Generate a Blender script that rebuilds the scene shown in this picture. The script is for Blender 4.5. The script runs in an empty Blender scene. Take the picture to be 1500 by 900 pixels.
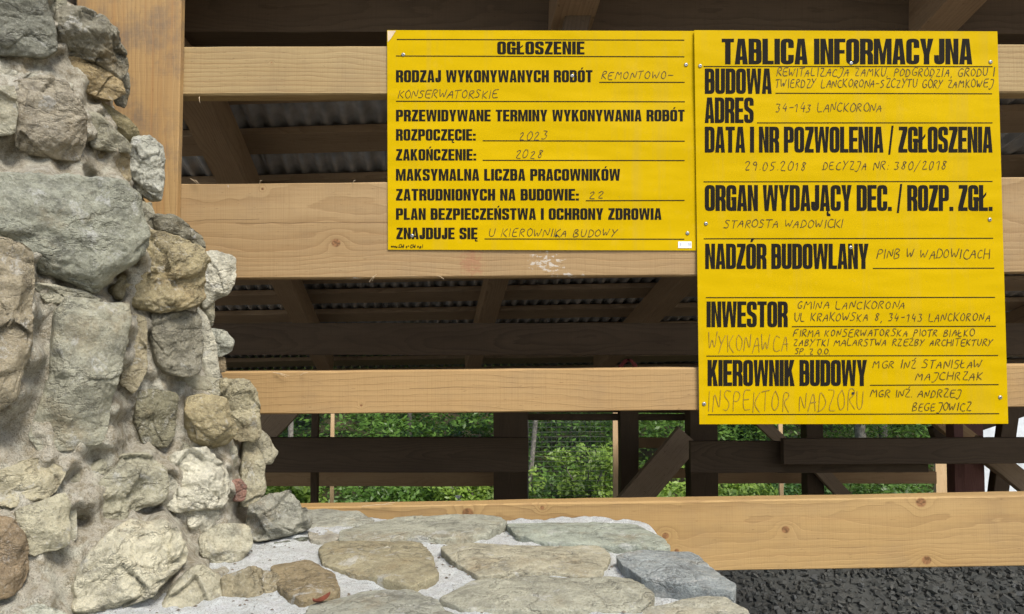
import bpy, bmesh, math, random
import numpy as np
from mathutils import Vector, Matrix, noise
from mathutils.geometry import tessellate_polygon
C = bpy.context.scene.collection
R = math.radians
random.seed(7)

# ------------------------------------------------------------------ camera
F = 1083.0
CAMZ = 1.6
PITCH = math.atan(50 / F)
cd = bpy.data.cameras.new('camera')
cd.sensor_width = 36; cd.lens = 36 * F / 1500
cd.clip_start = 0.02; cd.clip_end = 2000
cam = bpy.data.objects.new('camera', cd); C.objects.link(cam)
cam.location = (0, 0, CAMZ); cam.rotation_euler = (math.pi / 2 + PITCH, 0, 0)
bpy.context.scene.camera = cam
cp, sp = math.cos(PITCH), math.sin(PITCH)
O = Vector((0, 0, CAMZ))
def ray(px, py):
    x = (px - 750) / F; u = (450 - py) / F
    return Vector((x, cp - u * sp, sp + u * cp))
def P(px, py, Y):
    d = ray(px, py); return O + d * (Y / d.y)
def hitp(px, py, p0, n):
    d = ray(px, py); t = (p0 - O).dot(n) / d.dot(n); return O + d * t

# ------------------------------------------------------------------ light
SUN_EL, SUN_AZ = 52, 150      # azimuth from +Y, clockwise: behind the camera, to the right
w = bpy.data.worlds.new('World'); bpy.context.scene.world = w; w.use_nodes = True
nt = w.node_tree; nt.nodes.clear()
sky = nt.nodes.new('ShaderNodeTexSky'); sky.sky_type = 'NISHITA'; sky.sun_disc = False
sky.sun_elevation = R(SUN_EL); sky.sun_rotation = R(SUN_AZ); sky.dust_density = 2.5; sky.air_density = 1.0
bg = nt.nodes.new('ShaderNodeBackground'); bg.inputs[1].default_value = 0.11
wo = nt.nodes.new('ShaderNodeOutputWorld')
nt.links.new(sky.outputs[0], bg.inputs[0]); nt.links.new(bg.outputs[0], wo.inputs[0])
sl = bpy.data.lights.new('sun', 'SUN'); sl.energy = 2.1; sl.angle = R(22); sl.color = (1, .96, .90)
so = bpy.data.objects.new('sun', sl); C.objects.link(so)
az = R(SUN_AZ); el = R(SUN_EL)
sdir = Vector((math.sin(az) * math.cos(el), math.cos(az) * math.cos(el), math.sin(el)))
so.rotation_euler = sdir.to_track_quat('Z', 'Y').to_euler(); so.location = (0, 0, 20)
vs = bpy.context.scene.view_settings
vs.view_transform = 'Standard'; vs.look = 'None'; vs.gamma = 1; vs.exposure = 0.97
bpy.context.scene.cycles.max_bounces = 6

# ------------------------------------------------------------------ node helpers
class NT:
    def __init__(s, name):
        s.m = bpy.data.materials.new(name); s.m.use_nodes = True
        s.t = s.m.node_tree; s.t.nodes.clear()
        s.out = s.t.nodes.new('ShaderNodeOutputMaterial')
        s.b = s.t.nodes.new('ShaderNodeBsdfPrincipled')
        s.t.links.new(s.b.outputs[0], s.out.inputs[0])
    def n(s, typ, **k):
        n = s.t.nodes.new('ShaderNode' + typ)
        for a, v in k.items(): setattr(n, a, v)
        return n
    def set(s, sock, v):
        if hasattr(v, 'is_linked') or isinstance(v, bpy.types.NodeSocket): s.t.links.new(v, sock)
        else: sock.default_value = v
    def math(s, op, a, b=0.0, c=0.0):
        n = s.n('Math', operation=op)
        s.set(n.inputs[0], a); s.set(n.inputs[1], b); s.set(n.inputs[2], c); return n.outputs[0]
    def noise(s, vec, scale, detail=4, rough=.55, dist=0.0):
        n = s.n('TexNoise'); s.set(n.inputs['Vector'], vec); n.inputs['Scale'].default_value = scale
        n.inputs['Detail'].default_value = detail; n.inputs['Roughness'].default_value = rough
        n.inputs['Distortion'].default_value = dist; return n.outputs[0]
    def voro(s, vec, scale, feature='F1'):
        n = s.n('TexVoronoi', feature=feature); s.set(n.inputs['Vector'], vec); n.inputs['Scale'].default_value = scale
        return n.outputs
    def scl(s, vec, v, off=(0, 0, 0)):
        n = s.n('Mapping'); s.set(n.inputs[0], vec); n.inputs['Scale'].default_value = v
        n.inputs['Location'].default_value = off; return n.outputs[0]
    def ramp(s, fac, stops, interp='LINEAR'):
        n = s.n('ValToRGB'); s.set(n.inputs[0], fac); r = n.color_ramp; r.interpolation = interp
        while len(r.elements) < len(stops): r.elements.new(.5)
        for e, (p, c) in zip(r.elements, stops):
            e.position = p; e.color = (c, c, c, 1) if isinstance(c, (int, float)) else (*c, 1)
        return n.outputs[0]
    def mix(s, fac, a, b, mode='MIX'):
        n = s.n('Mix', data_type='RGBA', blend_type=mode)
        s.set(n.inputs[0], fac)
        for i, v in ((6, a), (7, b)):
            if isinstance(v, tuple): v = (*v, 1) if len(v) == 3 else v
            s.set(n.inputs[i], v)
        return n.outputs[2]
    def bump(s, h, strength, dist):
        n = s.n('Bump'); s.set(n.inputs['Height'], h); n.inputs['Strength'].default_value = strength
        n.inputs['Distance'].default_value = dist; s.t.links.new(n.outputs[0], s.b.inputs['Normal']); return n.outputs[0]
    def coords(s, jitter=True):
        tc = s.n('TexCoord').outputs['Object']
        if not jitter: return tc
        oi = s.n('ObjectInfo')
        r = s.math('MULTIPLY', oi.outputs['Random'], 37.0)
        cx = s.n('CombineXYZ'); s.set(cx.inputs[0], r); s.set(cx.inputs[1], r); s.set(cx.inputs[2], r)
        v = s.n('VectorMath', operation='ADD'); s.set(v.inputs[0], tc); s.set(v.inputs[1], cx.outputs[0])
        return v.outputs[0]
    def fin(s, color, rough=.8, spec=.3, metal=0.0):
        s.set(s.b.inputs['Base Color'], (*color, 1) if isinstance(color, tuple) and len(color) == 3 else color)
        s.set(s.b.inputs['Roughness'], rough); s.b.inputs['Specular IOR Level'].default_value = spec
        s.b.inputs['Metallic'].default_value = metal; return s.m

def wood_mat(name, light, mid, dark, ring=.009, yc=.08, zc=0.0, knots=(), stain=0.0, streak=.5, paint=(), crack=(), red=()):
    s = NT(name)
    tc = s.coords(False); jit = s.coords(True)
    sep = s.n('SeparateXYZ'); s.set(sep.inputs[0], tc); x, y, z = sep.outputs
    warp = s.noise(s.scl(jit, (.9, 3, 3)), 1.0, 2, .5)
    warp2 = s.noise(s.scl(jit, (5, 9, 22)), 1.0, 3, .6)
    dy = s.math('SUBTRACT', y, yc); dz = s.math('SUBTRACT', z, zc)
    r = s.math('SQRT', s.math('ADD', s.math('MULTIPLY', dy, dy), s.math('MULTIPLY', dz, dz)))
    r = s.math('ADD', r, s.math('MULTIPLY', warp, .13))
    r = s.math('ADD', r, s.math('MULTIPLY', warp2, .016))
    kmask = None; kring = None
    for kx, kz, kr in knots:
        ax = s.math('MULTIPLY', s.math('SUBTRACT', x, kx), .9); azz = s.math('SUBTRACT', z, kz)
        d = s.math('SQRT', s.math('ADD', s.math('MULTIPLY', ax, ax), s.math('MULTIPLY', azz, azz)))
        d = s.math('ADD', d, s.math('MULTIPLY', s.math('SUBTRACT', warp2, .5), kr * .5))
        e = s.math('EXPONENT', s.math('MULTIPLY', s.math('MULTIPLY', d, d), -1 / (kr * 2.6) ** 2))
        r = s.math('ADD', r, s.math('MULTIPLY', e, .016))
        k = s.math('SUBTRACT', 1.0, s.math('SMOOTH_MIN', s.math('MAXIMUM', s.math('DIVIDE', s.math('SUBTRACT', d, kr * .8), kr * .3), 0), 1.0, .1))
        kmask = k if kmask is None else s.math('MAXIMUM', kmask, k)
    fr = s.math('FRACT', s.math('DIVIDE', r, ring))
    g = s.ramp(fr, [(0, 0.0), (.5, .25), (.84, .85), (.93, 1.0), (1, .05)])
    amt = s.noise(s.scl(jit, (1.5, 6, 8)), 1.0, 3)
    fine = s.noise(s.scl(jit, (7, 90, 420)), 1.0, 3, .6)
    saw = s.noise(s.scl(jit, (420, 20, 7)), 1.0, 2, .5)
    blot = s.noise(s.scl(jit, (2, 5, 9)), 1.0, 4, .6)
    col = s.mix(s.ramp(blot, [(.3, 0.0), (.72, 1.0)]), light, mid)
    gf = s.math('MULTIPLY', g, s.math('MULTIPLY', s.ramp(amt, [(.3, .25), (.7, 1.0)]), streak))
    col = s.mix(gf, col, dark)
    col = s.mix(s.math('MULTIPLY', s.ramp(fine, [(.5, 0.0), (.75, 1.0)]), .3), col, dark)
    col = s.mix(s.math('MULTIPLY', s.ramp(saw, [(.5, 0.0), (.8, 1.0)]), .22), col, dark)
    fl = s.noise(s.scl(jit, (55, 60, 320)), 1.0, 2, .5)
    col = s.mix(s.math('MULTIPLY', s.ramp(fl, [(.68, 0.0), (.76, 1.0)]), .45), col, tuple(c * .55 for c in dark))
    if stain:
        st = s.noise(jit, 9.0, 6, .7)
        col = s.mix(s.math('MULTIPLY', s.ramp(st, [(.48, 0.0), (.66, 1.0)]), stain), col, (.16, .12, .085))
        st = s.noise(s.scl(jit, (1.2, 8, 60)), 1.0, 3, .6)
        col = s.mix(s.math('MULTIPLY', s.ramp(st, [(.5, 0.0), (.7, 1.0)]), stain * .8), col, (.33, .17, .06))
    for (cx_, cz_, sx, sz) in paint:
        ax = s.math('DIVIDE', s.math('SUBTRACT', x, cx_), sx); azz = s.math('DIVIDE', s.math('SUBTRACT', z, cz_), sz)
        d = s.math('ADD', s.math('MULTIPLY', ax, ax), s.math('MULTIPLY', azz, azz))
        rough = s.noise(s.scl(jit, (60, 50, 110)), 1.0, 4, .7)
        m = s.ramp(s.math('SUBTRACT', rough, s.math('MULTIPLY', d, .16)), [(.47, 0.0), (.53, 1.0)])
        col = s.mix(s.math('MULTIPLY', m, .5), col, (.62, .62, .58))
    for (cx_, cz_, sx, sz) in red:
        ax = s.math('DIVIDE', s.math('SUBTRACT', x, cx_), sx); azz = s.math('DIVIDE', s.math('SUBTRACT', z, cz_), sz)
        d = s.math('ADD', s.math('MULTIPLY', ax, ax), s.math('MULTIPLY', azz, azz))
        rough = s.noise(s.scl(jit, (50, 50, 90)), 1.0, 4, .7)
        m = s.ramp(s.math('SUBTRACT', rough, s.math('MULTIPLY', d, .18)), [(.33, 0.0), (.5, 1.0)])
        col = s.mix(s.math('MULTIPLY', m, .38), col, (.28, .09, .055))
    for (x0, x1, cz_, slope, th) in crack:
        ln = s.math('ADD', cz_, s.math('ADD', s.math('MULTIPLY', s.math('SUBTRACT', x, x0), slope), s.math('MULTIPLY', s.math('SUBTRACT', s.noise(s.scl(tc, (9, 0, 0)), 1.0, 3), .5), .012)))
        d = s.math('ABSOLUTE', s.math('SUBTRACT', z, ln))
        m = s.math('LESS_THAN', d, th)
        m = s.math('MULTIPLY', m, s.math('MULTIPLY', s.math('GREATER_THAN', x, x0), s.math('LESS_THAN', x, x1)))
        col = s.mix(s.math('MULTIPLY', m, .75), col, (.07, .035, .015))
    if kmask is not None:
        col = s.mix(s.math('MULTIPLY', kmask, .85), col, s.mix(s.ramp(s.noise(jit, 160, 3), [(.4, 0.0), (.6, 1.0)]), (.10, .045, .018), (.26, .12, .05)))
    h = s.math('ADD', s.math('MULTIPLY', g, -.5), s.math('ADD', s.math('MULTIPLY', fine, .8), s.math('MULTIPLY', saw, .6)))
    s.bump(h, .45, .0012)
    return s.fin(col, .72, .25)

def simple(name, col, rough=.6, spec=.3, metal=0.0, var=.15, scale=30, bump=0.0):
    s = NT(name); v = s.coords()
    n = s.noise(v, scale, 4)
    c = s.mix(s.ramp(n, [(.3, 0.0), (.7, 1.0)]), tuple(k * (1 - var) for k in col), tuple(min(1, k * (1 + var)) for k in col))
    if bump: s.bump(n, .5, bump)
    return s.fin(c, rough, spec, metal)

# stones: the object's own colour, mottled, with lichen and ochre staining
def stone_mat():
    s = NT('stone'); v = s.coords(); oc = s.n('ObjectInfo').outputs['Color']
    n1 = s.noise(v, 14, 8, .68); n2 = s.noise(v, 60, 8, .72); n3 = s.noise(v, 330, 3, .6); n4 = s.noise(v, 24, 7, .74, .6)
    oc = s.mix(1.0, oc, (1.06, 1.05, .93), 'MULTIPLY'); oc2 = s.mix(1.0, oc, (1.28, 1.26, 1.2), 'MULTIPLY'); ocd = s.mix(1.0, oc, (.52, .51, .5), 'MULTIPLY')
    col = s.mix(s.ramp(n1, [(.32, 0.0), (.66, 1.0)]), ocd, oc2)
    col = s.mix(s.math('MULTIPLY', s.ramp(n2, [(.44, 0.0), (.56, 1.0)]), .6), col, s.mix(1.0, oc, (1.4, 1.38, 1.32), 'MULTIPLY'))
    col = s.mix(s.math('MULTIPLY', s.ramp(s.noise(v, 9, 6, .7), [(.54, 0.0), (.7, 1.0)]), .38), col, (.36, .25, .11))
    col = s.mix(s.math('MULTIPLY', s.ramp(n4, [(.57, 0.0), (.64, 1.0)]), .5), col, (.62, .62, .58))
    dk = s.noise(v, 120, 5, .75)
    col = s.mix(s.math('MULTIPLY', s.ramp(dk, [(.60, 0.0), (.68, 1.0)]), .55), col, (.05, .048, .04))
    col = s.mix(s.math('MULTIPLY', s.ramp(s.noise(v, 17, 6, .7), [(.60, 0.0), (.7, 1.0)]), .3), col, (.07, .07, .055))
    n5 = s.noise(v, 260, 5, .8)
    col = s.mix(s.math('MULTIPLY', s.ramp(n5, [(.52, 0.0), (.62, 1.0)]), .4), col, s.mix(1.0, oc, (.45, .44, .42), 'MULTIPLY'))
    col = s.mix(s.math('MULTIPLY', s.ramp(n5, [(.36, 1.0), (.44, 0.0)]), .35), col, (.62, .61, .56))
    vein = s.math('ABSOLUTE', s.math('SUBTRACT', s.noise(s.scl(v, (7, 7, 12)), 1.0, 6, .6), .5))
    col = s.mix(s.math('MULTIPLY', s.ramp(vein, [(0.0, 1.0), (.006, 0.0)]), .5), col, (.06, .055, .045))
    h = s.math('ADD', s.math('MULTIPLY', n1, 1.2), s.math('ADD', s.math('MULTIPLY', n2, 1.0), s.math('MULTIPLY', s.noise(v, 200, 5, .8), .5)))
    h = s.math('ADD', h, s.ramp(vein, [(0.0, -.4 if False else 0.0), (.02, .25)]))
    s.bump(h, 1.0, .010)
    return s.fin(col, .88, .2)
def mortar_mat(name, a, b, c):
    s = NT(name); v = s.coords(False)
    n1 = s.noise(v, 9, 7, .7); n2 = s.noise(v, 70, 6, .75); n3 = s.noise(v, 420, 3, .7)
    col = s.mix(s.ramp(n1, [(.35, 0.0), (.65, 1.0)]), a, b)
    col = s.mix(s.math('MULTIPLY', s.ramp(n2, [(.46, 0.0), (.58, 1.0)]), .75), col, c)
    vo = s.voro(v, 190)[0]; big = s.noise(v, 26, 5, .7)
    col = s.mix(s.math('MULTIPLY', s.ramp(big, [(.5, 0.0), (.62, 1.0)]), .5), col, tuple(min(.85, q * 1.3) for q in b))
    col = s.mix(s.math('MULTIPLY', s.ramp(vo, [(.12, 1.0), (.2, 0.0)]), .5), col, (.22, .19, .15))
    col = s.mix(s.math('MULTIPLY', s.ramp(n3, [(.54, 0.0), (.62, 1.0)]), .5), col, (.18, .15, .10))
    h = s.math('ADD', s.math('MULTIPLY', n1, 1.0), s.math('ADD', s.math('MULTIPLY', n2, 1.3), s.math('MULTIPLY', n3, .7)))
    s.bump(h, 1.0, .012)
    return s.fin(col, .95, .12)

LW, MW, DW = (.36, .248, .122), (.31, .205, .095), (.19, .11, .045)
M = {}
M['stone'] = stone_mat()
M['mortar'] = mortar_mat('mortar', (.57, .52, .40), (.69, .65, .54), (.39, .33, .22))
M['pale_mortar'] = mortar_mat('pale_mortar', (.82, .85, .82), (.87, .90, .87), (.72, .73, .68))
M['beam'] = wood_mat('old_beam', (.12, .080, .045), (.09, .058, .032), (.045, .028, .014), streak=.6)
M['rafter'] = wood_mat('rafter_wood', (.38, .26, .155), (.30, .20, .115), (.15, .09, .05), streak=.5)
M['batten'] = wood_mat('roof_batten', (.38, .27, .17), (.30, .21, .13), (.10, .06, .03), streak=.5)
M['board_far'] = wood_mat('far_board', (.42, .27, .13), (.36, .21, .10), (.20, .11, .05))
M['lath'] = wood_mat('fresh_lath', (.62, .45, .26), (.55, .38, .2), (.36, .22, .1))
M['redwood'] = wood_mat('reddish_post', (.20, .09, .07), (.14, .06, .045), (.06, .028, .02))
M['metal'] = simple('corrugated_steel', (.70, .71, .73), .25, .5, .6, .3, 8)
M['screw'] = simple('zinc', (.36, .37, .36), .4, .5, .9, .1, 300)
M['dark'] = simple('dark_recess', (.02, .02, .02), .7)
M['ink'] = simple('print_black', (.012, .010, .007), .8, .1, 0, .1, 60)
M['pen'] = simple('marker_ink', (.05, .03, .008), .6, .3, 0, .35, 90)
M['pencil'] = simple('faded_marker', (.24, .15, .02), .6, .3, 0, .35, 120)
M['white'] = simple('white_sticker', (.78, .79, .8), .4, .4)
M['barcode'] = simple('barcode_ink', (.22, .25, .33), .6)
M['wire'] = simple('wire', (.10, .10, .095), .5, .4, .6)
M['sheet'] = simple('pale_sheeting', (.62, .66, .68), .5, .4, 0, .12, 12, .004)
M['bark'] = simple('bark', (.22, .20, .17), .9, .1, 0, .45, 18, .02)
M['splinter'] = simple('splinter', (.6, .48, .32), .8, .1)
M['rag'] = simple('red_strap', (.16, .035, .03), .8, .2, 0, .3, 40)
M['dryleaf'] = simple('dry_leaf', (.15, .045, .025), .6, .3, 0, .3, 100)
M['petal'] = simple('white_petal', (.8, .8, .76), .7, .2)
M['stem'] = simple('green_stem', (.08, .15, .035), .7, .2)
def yellow_mat():
    s = NT('yellow_sheet'); v = s.coords(False)
    n = s.noise(v, 2.5, 4); n2 = s.noise(v, 40, 5)
    col = s.mix(s.ramp(n, [(.35, 0.0), (.65, 1.0)]), (.49, .325, .0), (.515, .343, .0))
    col = s.mix(s.math('MULTIPLY', s.ramp(n2, [(.6, 0.0), (.75, 1.0)]), .12), col, (.6, .4, .05))
    dr = s.noise(s.scl(v, (26, 26, 1.6)), 1.0, 4, .65)
    col = s.mix(s.math('MULTIPLY', s.ramp(dr, [(.52, 0.0), (.7, 1.0)]), .16), col, (.33, .24, .06))
    col = s.mix(s.math('MULTIPLY', s.ramp(s.noise(v, 230, 3, .6), [(.68, 0.0), (.74, 1.0)]), .35), col, (.25, .18, .05))
    s.bump(s.math('ADD', s.noise(s.scl(v, (1.2, 1, 3.5)), 3.2, 2), s.math('MULTIPLY', s.noise(v, 14, 3), .12)), .35, .02)
    return s.fin(col, .5, .04)
M['yellow'] = yellow_mat()
def leaf_mat(name, a, b):
    s = NT(name); g = s.n('NewGeometry')
    v = s.coords(False); n = s.noise(v, 1.1, 3)
    r = s.n('TexWhiteNoise', noise_dimensions='1D'); s.set(r.inputs['W'], g.outputs['Random Per Island'])
    col = s.mix(s.math('ADD', s.math('MULTIPLY', r.outputs[0], .55), s.math('MULTIPLY', n, .5)), a, b)
    s.fin(col, .42, .45)
    tr = s.n('BsdfTranslucent'); s.set(tr.inputs[0], s.mix(.5, col, (.16, .24, .02)))
    mx = s.n('MixShader'); mx.inputs[0].default_value = .35
    s.t.links.new(s.b.outputs[0], mx.inputs[1]); s.t.links.new(tr.outputs[0], mx.inputs[2]); s.t.links.new(mx.outputs[0], s.out.inputs[0])
    return s.m
M['leaf'] = leaf_mat('leaf', (.05, .12, .018), (.15, .27, .045))
M['leaf_bright'] = leaf_mat('bright_leaf', (.12, .23, .03), (.30, .42, .07))
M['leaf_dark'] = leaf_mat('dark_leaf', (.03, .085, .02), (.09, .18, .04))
def ground_mat():
    s = NT('forest_floor'); v = s.coords(False)
    col = s.mix(s.ramp(s.noise(v, .8, 6, .7), [(.4, 0.0), (.6, 1.0)]), (.05, .075, .02), (.10, .075, .045))
    sp_ = s.n('SeparateXYZ'); s.set(sp_.inputs[0], v)
    near = s.ramp(s.math('ADD', s.math('MULTIPLY', sp_.outputs[1], .05), s.math('MULTIPLY', s.noise(v, .7, 4), .15)), [(.42, 1.0), (.55, 0.0)])
    col = s.mix(near, col, s.mix(s.noise(v, 5, 6, .7), (.24, .21, .16), (.36, .33, .27)))
    s.bump(s.noise(v, 6, 6, .7), 1, .1); return s.fin(col, .95, .1)
M['ground'] = ground_mat()
def gravel_mat():
    s = NT('slate_chips'); g = s.n('NewGeometry'); v = s.coords(False)
    r = s.n('TexWhiteNoise', noise_dimensions='1D'); s.set(r.inputs['W'], g.outputs['Random Per Island'])
    col = s.ramp(r.outputs[0], [(0, (.125, .13, .12)), (.5, (.15, .15, .137)), (.85, (.17, .165, .145)), (1, (.20, .205, .20))])
    col = s.mix(s.math('MULTIPLY', s.noise(v, 60, 5), .5), col, (.07, .07, .06))
    s.bump(s.noise(v, 120, 4), .6, .002); return s.fin(col, .85, .25)
M['gravel'] = gravel_mat()

# ------------------------------------------------------------------ object helpers
def link(name, me, mat, parent=None, loc=None, **props):
    o = bpy.data.objects.new(name, me); C.objects.link(o)
    if mat is not None and me is not None and not me.materials: me.materials.append(mat)
    if parent is not None: o.parent = parent
    if loc is not None: o.location = loc
    for k, v in props.items(): o[k] = v
    return o
def thing(name, label, cat, loc=(0, 0, 0), group=None):
    o = bpy.data.objects.new(name, None); C.objects.link(o); o.location = loc
    o.empty_display_size = .1; o['label'] = label; o['category'] = cat
    if group: o['group'] = group
    return o
def mesh(name, verts, faces, smooth=False):
    me = bpy.data.meshes.new(name); me.from_pydata([tuple(v) for v in verts], [], faces); me.update()
    if smooth: me.polygons.foreach_set('use_smooth', [True] * len(me.polygons))
    return me
def fast_quads(name, V):      # V: (n,4,3)
    n = V.shape[0]; me = bpy.data.meshes.new(name)
    me.vertices.add(n * 4); me.vertices.foreach_set('co', V.astype(np.float32).ravel())
    me.loops.add(n * 4); me.loops.foreach_set('vertex_index', np.arange(n * 4, dtype=np.int32))
    me.polygons.add(n); me.polygons.foreach_set('loop_start', np.arange(0, n * 4, 4, dtype=np.int32))
    me.update(calc_edges=True); return me

def beam(name, p0, p1, w, h, mat, parent=None, up=Vector((0, 0, 1)), wob=.0012, seed=0, nseg=None, **props):
    """timber from p0 to p1 (centre line), w deep (local y), h tall (local z); slightly uneven, eased edges"""
    p0 = Vector(p0); p1 = Vector(p1); X = (p1 - p0); L = X.length; X.normalize()
    Yv = up.cross(X).normalized(); Z = X.cross(Yv).normalized()
    n = nseg or max(2, int(L / .05)); b = min(.003, w * .1, h * .1)
    prof = [(-w / 2 + b, -h / 2), (w / 2 - b, -h / 2), (w / 2, -h / 2 + b), (w / 2, h / 2 - b), (w / 2 - b, h / 2), (-w / 2 + b, h / 2), (-w / 2, h / 2 - b), (-w / 2, -h / 2 + b)]
    vs_, fs = [], []
    for i in range(n + 1):
        x = L * i / n
        for k, (y, z) in enumerate(prof):
            q = (seed * 7.3 + k // 2 * 3.1)
            dy = noise.noise((x * 3, q, 1.0)) * wob; dz = (noise.noise((x * 2.2, q, 5.0)) + .6 * noise.noise((x * 14, q, 9.0))) * wob * 1.4
            vs_.append((x, y + dy, z + dz))
    for i in range(n):
        for k in range(8):
            a = i * 8 + k; b2 = i * 8 + (k + 1) % 8
            fs.append((a, b2, b2 + 8, a + 8))
    fs.append(tuple(range(7, -1, -1))); fs.append(tuple(n * 8 + k for k in range(8)))
    o = link(name, mesh(name, vs_, fs), mat, parent, **props)
    mw = Matrix((X, Yv, Z)).transposed().to_4x4(); mw.translation = p0
    o.matrix_basis = (parent.matrix_basis.inverted() if parent else Matrix()) @ mw
    return o

def tube(pts, rads, seg=8):
    vs_, fs = [], []
    for i, (p, r) in enumerate(zip(pts, rads)):
        d = (Vector(pts[min(i + 1, len(pts) - 1)]) - Vector(pts[max(i - 1, 0)])).normalized()
        a = d.orthogonal().normalized() if abs(d.z) > .95 else d.cross(Vector((0, 0, 1))).normalized(); b = d.cross(a)
        for k in range(seg):
            t = 2 * math.pi * k / seg
            vs_.append(Vector(p) + (a * math.cos(t) + b * math.sin(t)) * r)
    for i in range(len(pts) - 1):
        for k in range(seg):
            k2 = (k + 1) % seg
            fs.append((i * seg + k, i * seg + k2, (i + 1) * seg + k2, (i + 1) * seg + k))
    fs.append(tuple(range(seg - 1, -1, -1))); fs.append(tuple((len(pts) - 1) * seg + k for k in range(seg)))
    return vs_, fs

# ------------------------------------------------------------------ ground
def gh(x, y):
    base = 0.0 if y < 1.7 else max(-1.0, -(y - 1.7) * .7)
    if y > 22: base = -1.0 + (y - 22) * .22 if y < 70 else 9.56
    if y < -40: base += (-40 - y) * .02
    return base + .06 * noise.noise((x * .5, y * .5, 0))
xs = [-400, -150, -60, -30, -15, -8] + [i * .5 for i in range(-12, 13)] + [8, 15, 30, 60, 150, 400]
ys = [-400, -150, -50, -20, -8, -3, 0] + [.5 + i * .3 for i in range(12)] + [5, 6.5, 8, 10, 12, 15, 18, 22, 27, 35, 50, 70, 150, 400]
gv = [(x, y, gh(x, y)) for y in ys for x in xs]; nx = len(xs)
gf = [(j * nx + i, j * nx + i + 1, (j + 1) * nx + i + 1, (j + 1) * nx + i) for j in range(len(ys) - 1) for i in range(nx - 1)]
link('ground', mesh('ground', gv, gf, True), M['ground'], kind='structure')

# gravel bank: a sheet plus loose slate chips (stuff)
def bank(x, y):
    t = (y - 1.72) / .9
    z = CAMZ - 1.12 + .40 * min(max(t, 0), 1)
    if y > 2.75: z -= (y - 2.75) * .8
    if y < 1.72: z -= (1.72 - y) * .6
    return z + .012 * noise.noise((x * 5, y * 5, 3))
bx = np.linspace(-.6, 3.4, 60); by = np.linspace(1.3, 3.6, 40)
bv = [(x, y, bank(x, y) if 0 < i < 59 and 0 < j < 39 else bank(x, y) - .6) for j, y in enumerate(by) for i, x in enumerate(bx)]
bf = [(j * 60 + i, j * 60 + i + 1, (j + 1) * 60 + i + 1, (j + 1) * 60 + i) for j in range(39) for i in range(59)]
link('gravel_bed', mesh('gravel_bed', bv, bf, True), M['gravel'], kind='structure')
rng = np.random.default_rng(3)
cv, cf = [], []
for i in range(17000):
    x = rng.uniform(-.1, 2.6); y = rng.uniform(1.72, 2.75)
    s = rng.lognormal(math.log(.0105), .38); s = min(s, .034)
    z = bank(x, y) + rng.uniform(-.004, .012)
    rot = Matrix.Rotation(rng.uniform(0, 6.28), 3, 'Z') @ Matrix.Rotation(rng.normal(R(16), .32), 3, 'X') @ Matrix.Rotation(rng.normal(0, .26), 3, 'Y')
    k = rng.integers(5, 8); th = s * rng.uniform(.16, .4); ang = np.sort(rng.uniform(0, 6.28, k)); el_ = rng.uniform(.45, .9); b0 = len(cv)
    for sz, sc_ in ((-th, 1.0), (th, .86)):
        for a in ang:
            rr = s * sc_ * rng.uniform(.8, 1.1)
            p = rot @ Vector((math.cos(a) * rr, math.sin(a) * rr * el_, sz)); cv.append((p.x + x, p.y + y, p.z + z))
    cf.append(tuple(range(b0 + k - 1, b0 - 1, -1))); cf.append(tuple(range(b0 + k, b0 + 2 * k)))
    for q in range(k):
        q2 = (q + 1) % k; cf.append((b0 + q, b0 + q2, b0 + k + q2, b0 + k + q))
gr = link('gravel', mesh('gravel', cv, cf), M['gravel'], kind='stuff', label='dark grey slate gravel heaped in the shade under the lowest board', category='gravel')

# ------------------------------------------------------------------ timber shelter
YB = 1.69
sh = thing('timber_shelter', 'open timber shelter of fresh pale boards with dark beams under a corrugated metal roof', 'shelter', (0, YB, 0))
def kn(p0, px, py, r, Y=YB):     # knot position in the board's own frame
    q = P(px, py, Y) - p0; return (q.x, q.z, r)
def front_board(l, r, h_px, name, **kw):
    t = .045
    p0 = P(l[0], l[1], YB + t / 2); p1 = P(r[0], r[1], YB + t / 2)
    # pixel positions were read at the front face
    p0 = P(l[0], l[1], YB); p1 = P(r[0], r[1], YB); p0.y += t / 2; p1.y += t / 2
    X = (p1 - p0).normalized(); sl_ = X.z / X.x
    def loc(px, py):
        q = P(px, py, YB); dx = q.x - p0.x; return (dx, (q.z - p0.z) - sl_ * dx)
    args = {}
    for k in ('knots', 'paint', 'red'):
        if k in kw: args[k] = [(*loc(a[0], a[1]), *a[2:]) for a in kw[k]]
    if 'crack' in kw: args['crack'] = [(loc(a[0], a[2])[0], loc(a[1], a[2])[0], loc(a[0], a[2])[1], a[3], a[4]) for a in kw['crack']]
    m = wood_mat(name + '_wood', kw.get('light', LW), kw.get('mid', MW), DW, yc=kw.get('yc', .07), zc=kw.get('zc', -.05), stain=.14, streak=kw.get('streak', .6), ring=kw.get('ring', .009), **args)
    return beam('board', p0, p1, t, h_px * YB / F, m, sh, seed=l[1], label=kw['label'])
front_board((200, 104.3), (2700, 96.3), 73, 'top', zc=.10, knots=[(398, 152 - 60, .0016)], label='topmost pale board, behind the upper edge of the yellow signs', light=(.375, .278, .135), mid=(.335, .24, .11))
front_board((200, 339.5), (2700, 320.4), 142, 'wide', zc=.05, yc=.11, knots=[(492, 356, .0095), (385, 277, .003), (880, 300, .006)],
            paint=[(800, 385, .055, .028), (830, 403, .05, .006), (335, 273, .003, .008), (520, 408, .03, .003)], red=[(690, 385, .03, .04)],
            crack=[(345, 580, 327, -.004, .0006), (262, 380, 325, .03, .0005)], label='widest pale board with a round knot, under the left sign')
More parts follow.
